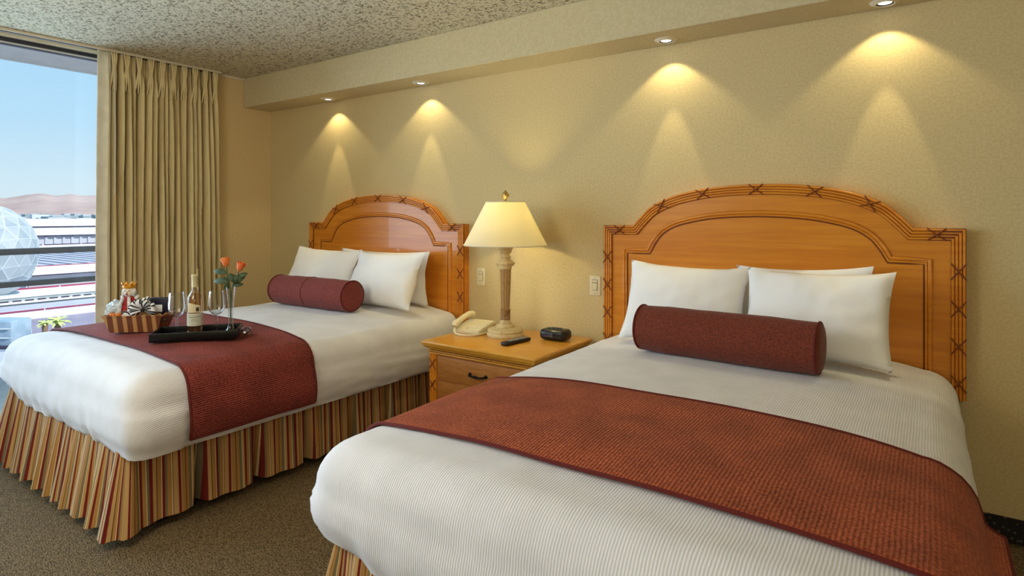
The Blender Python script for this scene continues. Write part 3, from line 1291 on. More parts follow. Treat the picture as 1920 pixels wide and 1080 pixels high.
cap = obj('capital', bm, M['lampbody'], lp)
for k in range(4):
    a = PI / 4 + k * PI / 2
    bm = B()
    pts = []
    for q in range(14):
        th = q / 13 * 3.4 * PI
        rr = .013 * (1 - q / 16)
        pts.append((math.cos(a) * (.044 + rr * math.cos(th)), math.sin(a) * (.044 + rr * math.cos(th)), .428 + rr * math.sin(th)))
    tube(bm, pts, .0042, 6)
    obj('scroll', bm, M['lampbody'], cap)
bm = B()
lathe(bm, [(.028, .454), (.026, .464), (.034, .470), (.030, .478), (.026, .490), (.036, .498), (.040, .506), (.036, .512), (.044, .520), (.046, .530), (.020, .534), (.012, .56)], 36)
obj('neck', bm, M['lampbody'], lp)
bm = B()
lathe(bm, [(.012, .556), (.012, .600), (.006, .602)], 16)
obj('socket', bm, M['gold'], lp)
bm = B()
ball(bm, (0, 0, .645), .028, .028, .036, 16, 12)
obj('bulb', bm, M['bulb'], lp)
bm = B()
for s in (-1, 1):
    tube(bm, [(s * .012, 0, .56), (s * .05, 0, .62), (s * .055, 0, .70), (s * .03, 0, .775), (0, 0, .797)], .002, 6)
obj('harp', bm, M['gold'], lp)
bm = B()
lathe(bm, [(.250, .543), (.118, .800)], 64, cap=False)
shade = obj('lamp_shade', bm, M['shade'], lp)
bm = B()
tube(bm, [(.118 * math.cos(a), .118 * math.sin(a), .800) for a in [2 * PI * k / 48 for k in range(48)]], .003, 6, closed=True)
obj('shade_rim', bm, M['white_trim'], shade)
bm = B()
tube(bm, [(.250 * math.cos(a), .250 * math.sin(a), .543) for a in [2 * PI * k / 64 for k in range(64)]], .003, 6, closed=True)
obj('shade_rim', bm, M['white_trim'], shade)
bm = B()
for k in range(3):
    a = 2 * PI * k / 3
    tube(bm, [(0, 0, .799), (.117 * math.cos(a), .117 * math.sin(a), .799)], .0018, 5)
obj('spider', bm, M['gold'], shade)
bm = B()
lathe(bm, [(.010, .800), (.012, .806), (.006, .812), (.014, .822), (.021, .836), (.019, .848), (.011, .858), (.007, .866), (.002, .874)], 24,
      flute=lambda a, r, z: r * (1 + (.18 * math.sin(a * 5 + z * 300) if .815 < z < .862 else 0)))
obj('finial', bm, M['gold'], lp)
light('lamp_light', 'POINT', (0, 0, .645), 80, (1.0, .84, .42), parent=lp, shadow_soft_size=.03)

# ------------------------------------------------------------------ telephone
ph = thing('telephone', 'ivory desk telephone with its handset on, on the left of the nightstand', 'telephone', (-2.325, 2.915, NZ), R(6))
def wedge(bm, x0, x1, y0, y1, zf, zb, bev=.006):
    vv = box(bm, x0, x1, y0, y1, 0, 1)
    for v in vv:
        t_ = (v.co.y - y0) / (y1 - y0)
        v.co.z = v.co.z * (zf + (zb - zf) * t_)
    bmesh.ops.bevel(bm, geom=list({e for v in vv for e in v.link_edges}), offset=bev, segments=2, affect='EDGES')
bm = B(); wedge(bm, -.09, .105, -.10, .10, .022, .060)
obj('telephone_body', bm, M['phone'], ph)
def onslope(x, y, dz=0):
    return (x, y, .022 + (.038) * (y + .10) / .20 + dz)
for r_ in range(4):
    for c_ in range(3):
        x, y = .0 + c_ * .024, -.07 + r_ * .023
        p = onslope(x, y)
        bm = B(); box(bm, x - .008, x + .008, y - .006, y + .006, p[2] - .004, p[2] + .0035, bev=.0015, seg=1)
        obj('key', bm, M['phone_key'], ph)
for k in range(5):
    x, y = .078, -.07 + k * .026
    p = onslope(x, y)
    bm = B(); box(bm, x - .010, x + .010, y - .005, y + .005, p[2] - .004, p[2] + .003, bev=.001, seg=1)
    obj('memory_key', bm, M['phone_key'], ph)
bm = B()
p0, p1 = (-.066, -.088, .05), (-.066, .092, .086)
tube(bm, [(-.066, -.105, .040), (-.066, -.095, .054), (-.066, -.06, .066), (-.066, 0, .084), (-.066, .06, .092), (-.066, .09, .086), (-.066, .10, .074)],
     [.018, .024, .020, .0165, .020, .025, .019], 12)
obj('handset', bm, M['phone'], ph)
bm = B()
pts = [(-.066, -.108, .034), (-.03, -.150, .010), (.04, -.165, .007), (.095, -.135, .007), (.116, -.06, .007), (.114, .03, .010), (.10, .07, .02)]
pts = [Vector(p) for p in catmull(pts, 8)]
tube(bm, pts, .0055, 8)
obj('cord', bm, M['phone'], ph)

# ------------------------------------------------------------------ remote control and clock radio
rm = thing('remote_control', 'black remote control lying on the nightstand before the lamp', 'remote', (-1.905, 2.775, NZ), R(-8))
bm = B(); box(bm, -.024, .024, -.105, .105, .002, .022, bev=.008, seg=3)
obj('remote_body', bm, M['black'], rm)
for r_ in range(7):
    for c_ in range(3):
        bm = B(); box(bm, -.017 + c_ * .0125, -.008 + c_ * .0125, -.06 + r_ * .021, -.050 + r_ * .021, .019, .0245, bev=.001, seg=1)
        obj('button', bm, M['grey_key'], rm)
ck = thing('clock_radio', 'black clock radio on the right of the nightstand', 'clock', (-1.77, 2.985, NZ), R(0))
bm = B(); box(bm, -.082, .082, -.055, .055, .003, .064, bev=.022, seg=4)
obj('clock_body', bm, M['black'], ck)
bm = B(); box(bm, -.060, .012, -.0565, -.050, .022, .046, bev=.001)
obj('display', bm, M['display'], ck)
for k in range(4):
    bm = B(); box(bm, -.045 + k * .026, -.027 + k * .026, -.02, -.006, .062, .068, bev=.002)
    obj('button', bm, M['black'], ck)
bm = B(); box(bm, -.03, .03, .004, .022, .062, .069, bev=.003)
obj('snooze_bar', bm, M['black'], ck)

# ------------------------------------------------------------------ wall switches
def switch(x, z, label):
    t = thing('wall_switch', label, 'switch', (x, YB, z), 0, 'wall switches by the nightstand')
    bm = B(); box(bm, -.036, .036, -.006, 0, -.058, .058, bev=.003)
    obj('cover_plate', bm, M['switch'], t)
    bm = B(); box(bm, -.0175, .0175, -.0068, -.005, -.028, .036)
    obj('shadow_gap', bm, M['switch_line'], t, smooth=False)
    bm = B(); box(bm, -.0155, .0155, -.011, -.005, -.026, .016, bev=.002)
    obj('rocker', bm, M['switch'], t)
    bm = B(); box(bm, -.0155, .0155, -.009, -.005, .019, .034, bev=.001)
    obj('slide', bm, M['switch'], t)
    for s in (-1, 1):
        bm = B(); ball(bm, (0, -.006, s * .047), .003, .0015, .003, 8, 6)
        obj('screw', bm, M['gold'], t)
    return t
switch(-2.480, .937, 'ivory wall switch left of the lamp, beside the far headboard')
switch(-1.624, .933, 'ivory wall switch right of the lamp, beside the near headboard')

# ------------------------------------------------------------------ curtain
ct = thing('curtain', 'beige pinch pleated curtain hanging at the end of the window', 'curtain', (XL + .09, 0, 0))
CY0, CY1, CZ0, CZ1 = 1.84, 2.63, .02, 2.515
bm = B()
n = 260
rng = random.Random(5)
rows, nrow = [], 44
# fold table: irregular fold widths
folds = []
y = 0
while y < 1:
    w = rng.uniform(.034, .074)
    folds.append((y, w, rng.uniform(.75, 1.25)))
    y += w
def fold(s):
    for a, w, k in folds:
        if s < a + w:
            q = (s - a) / w
            return k * (math.cos(2 * PI * q) + .25 * math.cos(4 * PI * q + k)), q
    return 1, 0
for j in range(nrow + 1):
    tz = j / nrow
    z = CZ1 + (CZ0 - CZ1) * tz
    row = []
    for i in range(n + 1):
        s = i / n
        # folds wander a little down the drop
        ss = min(.999, max(0, s + .006 * math.sin(tz * 4 + s * 17) * tz))
        f, q = fold(ss)
        amp = .036
        pinch = sm(.0, .055, tz)
        # pinch pleats: tight at the header, opening below
        head = 1 - sm(.03, .12, tz)
        tri = .30 * math.cos(2 * PI * ss * 66) * head
        d = amp * (f * (.45 + .55 * pinch) * (1 - .45 * (1 - abs(2 * sm(.0, .09, tz) - 1)) * head) + tri)
        spread = 1 + .10 * tz * (s - .3)
        yy = CY0 + (CY1 - CY0) * s * spread
        row.append((d, yy + .004 * math.sin(tz * 7 + i), z))
    rows.append(row)
grid(bm, rows)
cu = obj('curtain_cloth', bm, M['curtain'], ct, angle=80)
so = cu.modifiers.new('thickness', 'SOLIDIFY')
so.thickness = .003
# flat leading edge with its pale lining turned to the room
bm = B()
rows = []
for j in range(25):
    tz = j / 24
    z = CZ1 + (CZ0 - CZ1) * tz
    row = []
    for i in range(7):
        s = i / 6
        row.append((.030 - .012 * math.sin(PI * s) + .006 * nz3(s, z, 2, 2) * s, 1.775 + .085 * s - .018 * tz + .004 * nz3(z, 1, 0, 2) + .008 * tz * s, z))
    rows.append(row)
grid(bm, rows)
le = obj('leading_edge', bm, M['liner'], ct, angle=80)
so = le.modifiers.new('thickness', 'SOLIDIFY')
so.thickness = .003
bm = B()
tube(bm, [(.055, 1.875, 2.45), (.062, 1.875, 1.9), (.066, 1.872, 1.50)], .006, 8)
obj('wand', bm, M['curtain_pole'], ct)
rng = random.Random(8)
for k in range(10):
    bm = B()
    y = CY0 + .035 + k * .082
    for q in (-1, 0, 1):
        tube(bm, [(.046, y + q * .016, 2.512), (.054, y + q * .012, 2.47), (.050, y + q * .005, 2.405), (.046, y + q * .011, 2.35), (.030, y + q * .020, 2.25)],
             [.0055, .0075, .0065, .008, .003], 8)
    obj('pinch_pleat', bm, M['curtain'], ct, angle=80)
for k in range(9):
    bm = B()
    y = CY0 + .03 + k * .09
    tube(bm, [(.0, y, 2.50), (.0, y, 2.517), (-.01, y, 2.522)], .003, 6)
    obj('hook', bm, M['alu'], ct)
tr = thing('curtain_track', 'cream curtain track under the ceiling along the window', 'curtain track', (XL + .09, 0, 2.517))
bm = B(); box(bm, -.022, .022, WY0, 2.68, .004, ZC - 2.517, bev=.003)
obj('track', bm, M['white_trim'], tr)
bm = B(); box(bm, -.010, .010, WY0, 2.66, .0, .006)
obj('slot', bm, M['handle'], tr, smooth=False)

# ------------------------------------------------------------------ tray set on the far bed
ZR = ZT + CROWN + .012                                                     # runner surface
TA = math.atan2(.303, .237)
ty = thing('serving_tray', 'black lacquer tray on the burgundy runner, holding bottle and glasses', 'tray', (-3.035, 1.575, ZR - .004), TA)
bm = B(); box(bm, -.190, .190, -.10, .10, 0, .010, bev=.002)
obj('tray_floor', bm, M['lacquer'], ty)
for nm, b in (('rim', (-.195, .195, -.105, -.095, 0, .042)), ('rim', (-.195, .195, .095, .105, 0, .042)),
              ('rim', (-.195, -.185, -.095, .095, 0, .042)), ('rim', (.185, .195, -.095, .095, 0, .042))):
    bm = B(); box(bm, *b, bev=.002)
    obj(nm, bm, M['lacquer'], ty)
TM = Matrix.Translation(ty.location) @ Matrix.Rotation(TA, 4, 'Z')
def on_tray(x, y):
    p = TM @ Vector((x, y, 0))
    return (p.x, p.y, ZR + .010)

bo = thing('wine_bottle', 'pale wine bottle standing in the middle of the black tray', 'bottle', on_tray(-.015, .005), R(60))
bm = B()
lathe(bm, [(.002, .004), (.034, .0), (.0365, .006), (.0365, .165), (.034, .186), (.024, .204), (.0155, .216), (.0140, .226), (.0138, .285), (.0152, .287), (.0152, .297), (.012, .299)], 36, cap=False)
obj('bottle_glass', bm, M['bottle_glass'], bo)
bm = B()
lathe(bm, [(.002, .008), (.033, .006), (.0348, .012), (.0348, .160), (.0325, .182), (.022, .202), (.002, .2025)], 28, cap=False)
obj('wine', bm, mat_glassware('rose wine', (.95, .80, .68, 1), .1), bo)
bm = B()
lathe(bm, [(.0148, .238), (.0148, .286), (.016, .288), (.016, .297), (.013, .3005), (.002, .301)], 24, cap=False)
obj('capsule', bm, M['capsule'], bo)
def wrap_label(bm, r, z0, z1, a0, a1, k=14, top=None):
    rows = []
    for j in range(5):
        q = j / 4
        row = []
        for i in range(k + 1):
            s = i / k
            a = a0 + (a1 - a0) * s
            zt = z1 + (top(s) if top else 0)
            row.append((r * math.sin(a), -r * math.cos(a), z0 + (zt - z0) * q))
        rows.append(row)
    grid(bm, rows)
bm = B(); wrap_label(bm, .0370, .045, .108, -1.35, 1.35)
lb = obj('label', bm, M['label_low'], bo)
for (z, a0, a1, h) in ((.088, -.7, .75, .004), (.078, -.35, .35, .002), (.070, -.45, .4, .002)):
    bm = B()
    nseg = 8 if h > .003 else 5
    for q in range(nseg):
        b0 = a0 + (a1 - a0) * q / nseg
        wrap_label(bm, .0373, z, z + h, b0, b0 + (a1 - a0) / nseg * .6, 2)
    obj('print', bm, M['ink'], lb)
bm = B(); wrap_label(bm, .0371, .112, .150, -.95, .75, 14, lambda s: .018 * (1 - s) - .004)
l2 = obj('neck_label', bm, M['label'], bo)
bm = B(); wrap_label(bm, .0374, .118, .138, .15, .55, 4)
obj('print', bm, M['ink'], l2)


def wineglass(x, y, label):
    t = thing('wine_glass', label, 'glass', on_tray(x, y), 0, 'wine glasses on the tray')
    bm = B()
    lathe(bm, [(.034, 0), (.034, .002), (.012, .004), (.005, .010), (.0044, .085), (.006, .092)], 28, cap=False)
    obj('foot_and_stem', bm, M['glass_stem'], t)
    bm = B()
    prof = [(.004, .090), (.022, .098), (.035, .114), (.0400, .134), (.0400, .156), (.0365, .188), (.0335, .214), (.0325, .214), (.0355, .187), (.0388, .156), (.0388, .135), (.034, .116), (.021, .100), (.002, .094)]
    lathe(bm, prof, 36, cap=False)
    obj('bowl', bm, M['glass'], t)
    return t
wineglass(-.095, -.005, 'stemmed wine glass on the tray, between the basket and the bottle')
wineglass(.085, .005, 'stemmed wine glass on the tray, between the bottle and the vase')

vs_ = thing('bud_vase', 'slender clear bud vase holding two orange roses at the end of the tray', 'vase', on_tray(.150, .01), 0)
bm = B()
lathe(bm, [(.030, 0), (.031, .004), (.018, .016), (.0115, .035), (.011, .09), (.015, .16), (.021, .218), (.0225, .232), (.0212, .232), (.0195, .216), (.0135, .16), (.0092, .09), (.0095, .045), (.002, .042)], 32, cap=False)
obj('vase_glass', bm, M['glass'], vs_)
vp = Vector(vs_.location)


def leaf(bm, p, d, up, L, w):
    up = Vector(up)
    d = Vector(d).normalized()
    s = d.cross(Vector(up)).normalized()
    u = s.cross(d)
    rows = []
    for i in range(7):
        q = i / 6
        ww = w * math.sin(PI * min(1, q * .93 + .05)) ** .8
        c = Vector(p) + d * L * q - u * L * .25 * q * q
        rows.append([c - s * ww + u * ww * .35, c, c + s * ww + u * ww * .35])
    grid(bm, rows)


def rose(label, top, lean, seed, leaves):
    t = thing('rose', label, 'flower', (vp.x, vp.y, vp.z + .05), 0, 'roses in the bud vase')
    rng = random.Random(seed)
    tp = Vector(top)
    mid = Vector((tp.x * .25, tp.y * .25, .19))
    bm = B()
    pts = catmull([(lean * .3, 0, 0), (lean * .6, 0, .1), tuple(mid), (tp.x * .8, tp.y * .8, tp.z * .8), tuple(tp)], 5)
    tube(bm, pts, .0028, 7)
    obj('stem', bm, M['stem'], t)
    ax = (tp - mid).normalized()
    rot = Vector((0, 0, 1)).rotation_difference(ax).to_matrix()
    # nested petals
    k = 0
    for ring, (n_, r_, h_, op) in enumerate(((3, .0085, .050, .0), (4, .0130, .050, .001), (5, .0180, .046, .0045))):
        for i in range(n_):
            a = 2 * PI * (i + .5 * ring) / n_ + seed
            bm = B()
            rows = []
            for j in range(7):
                q = j / 6
                row = []
                for m_ in range(7):
                    s = -1 + m_ / 3
                    wd = 1.15 * (.55 + .45 * q) * (PI / n_) * 1.25
                    rr = r_ * (.35 + .65 * math.sin(PI * .5 * min(1, q * 1.4))) + op * q ** 3 + .003 * q ** 4 * (1 - s * s)
                    zz = q * h_ * (1 - .12 * s * s)
                    p = rot @ Vector((rr * math.cos(a + s * wd), rr * math.sin(a + s * wd), zz))
                    row.append(tp + p)
                rows.append(row)
            grid(bm, rows)
            obj('petal', bm, M['petal'], t)
    bm = B()
    for i in range(5):
        a = 2 * PI * i / 5
        leaf(bm, tp, rot @ Vector((math.cos(a), math.sin(a), .8)), rot @ Vector((0, 0, 1)), .022, .004)
    obj('sepals', bm, M['stem'], t)
    for (q, d, L, w) in leaves:
        i = int(q * (len(pts) - 1))
        bm = B()
        leaf(bm, pts[i], d, (.80, -.45, .42), L, w)
        lo = obj('leaf', bm, M['leaf'], t, angle=80)
        lo.modifiers.new('thickness', 'SOLIDIFY').thickness = .0008
    return t


# image-right direction at the tray is (cos yaw, sin yaw)
cr_ = Vector((math.cos(YAW), math.sin(YAW), 0))
def ir(a, z):
    return (cr_.x * a, cr_.y * a, z)
rose('taller orange rose with leaves on its left, left one in the bud vase', ir(-.022, .285), -.004, 1,
     [(.86, ir(-1, .25), .075, .017), (.62, ir(-1, .12), .085, .018), (.6, ir(-.2, -.5), .05, .014), (.55, ir(-.5, .4), .05, .014)])
rose('lower orange rose, right one in the bud vase', ir(.040, .262), .004, 2,
     [(.85, ir(.8, .4), .05, .013), (.70, ir(.9, .9), .065, .016), (.58, ir(.5, .7), .06, .017), (.66, ir(-.6, 1.0), .06, .018), (.52, ir(.7, .1), .05, .013)])
bw = thing('foil_bow', 'crumpled silver ribbon bow beside the vase at the tray end', 'ribbon', (TM @ Vector((.225, -.01, 0)))[:], TA)
for k in range(9):
    a = 2 * PI * k / 9 + .3
    bm = B()
    pts_l, pts_r = [], []
    rows = []
    for j in range(11):
        q = j / 10 * 2 * PI
        rr = .026 * (1 - math.cos(q)) / 2
        zz = .012 + .011 * math.sin(q) + .008 * (k % 3)
        c = Vector((rr * math.cos(a), rr * math.sin(a), max(.001, zz)))
        s = Vector((-math.sin(a), math.cos(a), 0)) * .007
        rows.append([c - s, c + s])
    grid(bm, rows)
    obj('loop', bm, M['foil'], bw)

# ------------------------------------------------------------------ gift basket and what is in it
BA = math.atan2(.151, .167)
bk = thing('gift_basket', 'brown striped gift basket on the burgundy runner, left of the tray', 'basket', (-3.435, 1.475, ZR), BA)
bm = B()
def frustum(bm, w0, d0, w1, d1, z0, z1):
    a = [bm.verts.new((sx * w0 / 2, sy * d0 / 2, z0)) for sx, sy in ((-1, -1), (1, -1), (1, 1), (-1, 1))]
    b = [bm.verts.new((sx * w1 / 2, sy * d1 / 2, z1)) for sx, sy in ((-1, -1), (1, -1), (1, 1), (-1, 1))]
    for i in range(4):
        bm.faces.new((a[i], a[(i + 1) % 4], b[(i + 1) % 4], b[i]))
    return a, b
a, b = frustum(bm, .235, .13, .285, .175, .002, .088)
bm.faces.new(a)
o = obj('basket_wall', bm, M['basket'], bk, smooth=False)
o.modifiers.new('thickness', 'SOLIDIFY').thickness = .004
bm = B()
tube(bm, [(-.143, -.088, .088), (.143, -.088, .088), (.143, .088, .088), (-.143, .088, .088)], .0035, 6, closed=True)
obj('basket_rim', bm, M['basket'], bk)
bm = B()
for s in (-1, 1):
    ball(bm, (.150, -.055 + s * .012, .062), .010, .013, .007, 10, 8)
ball(bm, (.150, -.055, .062), .006, .006, .006, 8, 6)
obj('ribbon_knot', bm, M['black'], bk)
BM_ = Matrix.Translation(bk.location) @ Matrix.Rotation(BA, 4, 'Z')
def inb(x, y, z):
    return tuple(BM_ @ Vector((x, y, z)))
# shredded filling
bm = B()
rng = random.Random(3)
for k in range(260):
    x, y, z = rng.uniform(-.13, .13), rng.uniform(-.075, .075), rng.uniform(.058, .088)
    a = rng.uniform(0, 6.28)
    l = rng.uniform(.012, .026)
    tube(bm, [(x, y, z), (x + l * math.cos(a), y + l * math.sin(a), z + rng.uniform(.0, .012)), (x + 1.8 * l * math.cos(a + .6), y + 1.8 * l * math.sin(a + .6), z)], .0016, 4)
for v in bm.verts:
    v.co.x = max(-.134, min(.134, v.co.x))
    v.co.y = max(-.080, min(.080, v.co.y))
sh = obj('paper_shred', bm, M['shred'], None)
sh.location = bk.location
sh.rotation_euler = (0, 0, BA)
tag(sh, 'straw coloured paper shred filling the striped gift basket', 'filling', kind='stuff')
# king figure
kg = thing('king_figure', 'small crowned king figure with a red front and white fur, in the basket', 'figurine', inb(-.048, -.008, .080), BA)
kg.scale = (1.24, 1.24, 1.24)
bm = B()
lathe(bm, [(.034, 0), (.040, .02), (.038, .045), (.028, .070), (.018, .082), (.012, .088)], 24)
obj('robe', bm, M['redvelvet'], kg)
bm = B()
for s in (-1, 1):
    tube(bm, [(s * .012, -.030, .083), (s * .017, -.040, .055), (s * .020, -.044, .02), (s * .020, -.042, .0)], [.006, .007, .008, .008], 8)
for k in range(10):
    a = PI * (k - .5) / 9 + 0
    ball(bm, (.030 * math.cos(a), .026 * math.sin(a), .076 + .004 * (k % 2)), .009, .009, .008, 8, 6)
obj('fur_collar', bm, M['fur'], kg)
bm = B(); ball(bm, (0, -.003, .104), .0225, .0215, .026, 18, 14)
ball(bm, (0, -.027, .101), .004, .006, .005, 8, 6)
hd = obj('head', bm, M['face'], kg)
for s in (-1, 1):
    bm = B(); ball(bm, (s * .0085, -.0225, .108), .0026, .002, .0022, 8, 6)
    obj('eye', bm, M['ink'], hd)
bm = B(); ball(bm, (0, -.0235, .092), .006, .002, .0016, 8, 6)
obj('mouth', bm, M['redvelvet'], hd)
bm = B()
for s in (-1, 1):
    ball(bm, (s * .020, -.004, .098), .009, .013, .018, 10, 8)
ball(bm, (0, .012, .100), .020, .014, .024, 12, 8)
obj('hair', bm, M['fur'], kg)
bm = B()
rows = []
for j in range(4):
    row = []
    for k in range(40):
        a = 2 * PI * k / 40
        pk = .5 + .5 * math.cos(a * 8)
        z = (.119, .124, .129, .131 + .015 * pk)[j]
        rr = (.021, .0225, .024, .026 + .003 * pk)[j]
        row.append((rr * math.cos(a), rr * math.sin(a) - .002, z))
    rows.append(row)
grid(bm, rows, closed=True)
cw = obj('crown', bm, M['crown'], kg)
cw.modifiers.new('thickness', 'SOLIDIFY').thickness = .0015
for k in range(8):
    a = 2 * PI * k / 8
    bm = B(); ball(bm, (.0265 * math.cos(a), .0265 * math.sin(a) - .002, .134), .003, .003, .004, 8, 6)
    obj('gem', bm, M['redvelvet'], cw)
# cellophane, candies, navy box, zebra bow
bm = B()
bmesh.ops.create_icosphere(bm, subdivisions=4, radius=1.0)
for v in bm.verts:
    p = v.co.copy()
    k = 1 + .35 * nz3(p.x, p.y, p.z, 2.2) + .18 * nz3(p.x, p.y, p.z, 5)
    v.co = Vector((p.x * .052 * k, p.y * .046 * k, .043 + p.z * .048 * k))
ce = obj('cellophane_bag', bm, M['cello'], None, angle=20)
ce.location = inb(-.102, -.02, .072)
ce.rotation_euler = (0, 0, BA)
tag(ce, 'crumpled clear cellophane bag at the left end of the basket', 'bag')
for k, (x, y, z) in enumerate(((-.098, -.072, .083), (-.070, -.076, .084), (-.108, -.060, .086))):
    bm = B(); ball(bm, (0, 0, .011), .017, .014, .011, 14, 10)
    for s in (-1, 1):
        ball(bm, (s * .020, 0, .011), .006, .009, .004, 8, 6)
    c_ = obj('wrapped_candy', bm, M['amber'], None)
    c_.location = inb(x, y, z)
    c_.rotation_euler = (0, 0, BA + .5 * k)
    tag(c_, ('lower left amber wrapped candy at the front rim of the basket', 'amber wrapped candy nearest the king figure at the basket rim', 'amber wrapped candy tucked against the cellophane bag')[k], 'candy', 'amber candies in the basket')
nb_ = thing('navy_box', 'navy blue box with a white edge standing at the right of the basket', 'box', inb(.085, .035, .074), BA)
bm = B(); box(bm, -.050, .050, -.022, .022, 0, .094, bev=.002)
obj('box_body', bm, M['navy'], nb_)
bm = B(); box(bm, .050, .058, -.0225, .0225, 0, .096, bev=.002)
obj('white_edge', bm, M['white_card'], nb_)
bm = B(); box(bm, -.030, .020, -.0235, -.021, .020, .058, bev=.001)
obj('white_panel', bm, M['white_card'], nb_)
zb = thing('zebra_bow', 'black and white zebra striped ribbon bow on the front of the basket', 'bow', inb(.040, -.052, .116), BA)
rng = random.Random(11)
for k in range(22):
    bm = B()
    th = R(-15 + 210 * k / 21)
    L = rng.uniform(.055, .075)
    tilt = rng.uniform(-.5, .35)
    d = Vector((math.cos(th), -.30 + tilt * .6, math.sin(th))).normalized()
    s = d.cross(Vector((0, -1, .2))).normalized()
    nrm = s.cross(d)
    rows, uv = [], []
    for j in range(13):
        q = j / 12
        c = d * L * math.sin(PI * q) ** .9 + nrm * .013 * math.sin(2 * PI * q)
        wv = .0105 * (.35 + .65 * math.sin(PI * q))
        rows.append([c - s * wv, c, c + s * wv])
        uv.append([(.0, q * L * 2), (.0065, q * L * 2), (.013, q * L * 2)])
    grid(bm, rows, uv)
    obj('loop', bm, M['zebra'], zb, angle=80)
for k in range(3):
    bm = B()
    d = Vector((-1, -.25, -.25 - .12 * k)).normalized()
    rows, uv = [], []
    for j in range(8):
        q = j / 7
        c = d * .10 * q + Vector((0, -.012 * math.sin(PI * q), .012 * math.sin(3 * PI * q)))
        c.y = max(c.y, -.045)
        rows.append([c - Vector((0, 0, .010)), c, c + Vector((0, 0, .010))])
        uv.append([(.0, q * .1), (.0065, q * .1), (.013, q * .1)])
    grid(bm, rows, uv)
    obj('tail', bm, M['zebra'], zb, angle=80)
bm = B(); ball(bm, (0, -.006, .0), .012, .012, .010, 12, 8)
obj('knot', bm, M['black'], zb)

# ------------------------------------------------------------------ balcony
BX = -6.30
bm = B(); box(bm, BX - .15, XL - .12, WY0 - 1.5, WY1 + 3.0, -.14, -.02); struct('balcony_floor', bm, M['concrete'])
bm = B(); box(bm, BX, XL - .12, WY0 - 1.5, WY1 + 3.0, 2.665, 2.83); struct('balcony_ceiling', bm, M['balcony_paint'])
bm = B(); box(bm, BX - .02, BX, WY0 - 1.5, WY1 + 3.0, 2.648, 2.83, bev=.004); struct('trim_3', bm, M['alu'])
bm = B(); box(bm, XL - .22, XL - .12, WY0 - 1.5, WY1 + 3.0, 2.54, 2.665); struct('lintel', bm, M['balcony_paint'])
rl = thing('balcony_railing', 'grey metal balcony railing of two horizontal bars outside the window', 'railing', (BX, 0, -.02))
for nm, z0, z1 in (('top_rail', 1.040, 1.092), ('lower_rail', .770, .816)):
    bm = B(); box(bm, -.025, .025, WY0 - 1.4, WY1 + 2.9, z0, z1, bev=.006)
    obj(nm, bm, M['rail'], rl)
for y in (-3.4, -1.2, .95, 3.1, 5.2):
    bm = B(); box(bm, -.02, .02, y - .02, y + .02, 0, 1.045, bev=.003)
    obj('post', bm, M['rail'], rl)

# ------------------------------------------------------------------ the world beyond the balcony
GZ = -10.0
bm = B(); box(bm, -400, -8, -300, 400, GZ - .5, GZ); struct('ground', bm, M['asphalt'])
bm = B(); box(bm, -6000, -400, -3500, 5500, GZ - 4, GZ - 3.0); struct('plain', bm, M['roof_grey'])


def building(name, label, parts, cat='building'):
    t = thing(name, label, cat, (0, 0, GZ))
    for nm, m, b in parts:
        bm = B(); box(bm, b[0], b[1], b[2], b[3], b[4] - GZ, b[5] - GZ)
        obj(nm, bm, M[m], t, smooth=False)
    return t


def bays(x, y0, y1, z0, z1, step, gap, m, nm, th=.06):
    out = []
    y = y0
    while y < y1:
        out.append((nm, m, (x, x + th, y, min(y1, y + step - gap), z0, z1)))
        y += step
    return out


# rows of long roofs, from the nearest to the farthest
building('low_hall', 'long low white hall nearest below the balcony, red edged roof', [
    ('front_wall', 'wall_white', (-86.8, -81, -40, 60, GZ, -9.12)),
    ('roof', 'roof_grey', (-86.8, -81.4, -40, 60, -9.12, -9.08))] +
    bays(-81, -40, 60, -9.12, -8.96, 5.0, .12, 'line_red', 'coping'))
building('middle_hall', 'long hall with a grey facade and a row of dark windows, behind the low hall', [
    ('front_wall', 'wall_grey', (-97, -88, -40, 70, GZ, -8.30)),
    ('light_band', 'wall_white', (-88, -87.8, -40, 70, -8.98, -8.76)),
    ('roof', 'roof_white', (-97, -87.9, -40, 70, -8.30, -8.24))] +
    bays(-88, 6, 60, -8.74, -8.60, 1.2, .4, 'line_dark', 'window_strip', .12) +
    bays(-96.5, -40, 70, -8.24, -8.02, 5.5, .2, 'line_red', 'coping'))
cp = [('front_wall', 'roof_grey', (-154, -98, 28.4, 120, GZ, -6.54)),
      ('end_wall', 'wall_white', (-154, -98.2, 28.2, 28.4, GZ, -5.5)),
      ('parapet', 'wall_white', (-98.4, -97.6, 27.9, 120, -6.54, -5.45)),
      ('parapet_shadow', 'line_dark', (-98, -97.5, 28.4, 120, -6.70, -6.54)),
      ('roof', 'roof_grey', (-154, -98, 28.4, 120, -5.52, -5.46))]
cp += bays(-98.4, 27.9, 120, -5.45, -5.36, 6.0, .2, 'line_red', 'coping', .5)
for k in range(44):
    y = 29.5 + k * 2.0
    cp.append(('roof_rib', 'roof_grey', (-153.6, -98.6, y, y + .5, -5.46, -5.30)))
building('ribbed_hall', 'large hall with a ribbed grey roof and white parapet, starting beside the dome', cp)
dp = [('front_wall', 'roof_grey', (-252, -156, 20, 220, GZ, -2.95)),
      ('base_band', 'wall_white', (-156, -155.5, 20, 220, -5.4, -4.95)),
      ('parapet', 'line_dark', (-156.5, -155.4, 20, 220, -3.0, -2.80)),
      ('roof', 'roof_white', (-252, -156, 20, 220, -2.95, -2.82))]
dp += bays(-156, 20, 160, -4.95, -4.75, 7.0, .5, 'line_dark', 'window_strip', .2)
for k in range(50):
    y = 40 + k * 1.6
    dp.append(('cladding_rib', 'roof_grey', (-156, -155.75, y, y + .5, -4.7, -3.1)))
building('far_hall', 'distant grey clad hall with a broad white roof', dp)
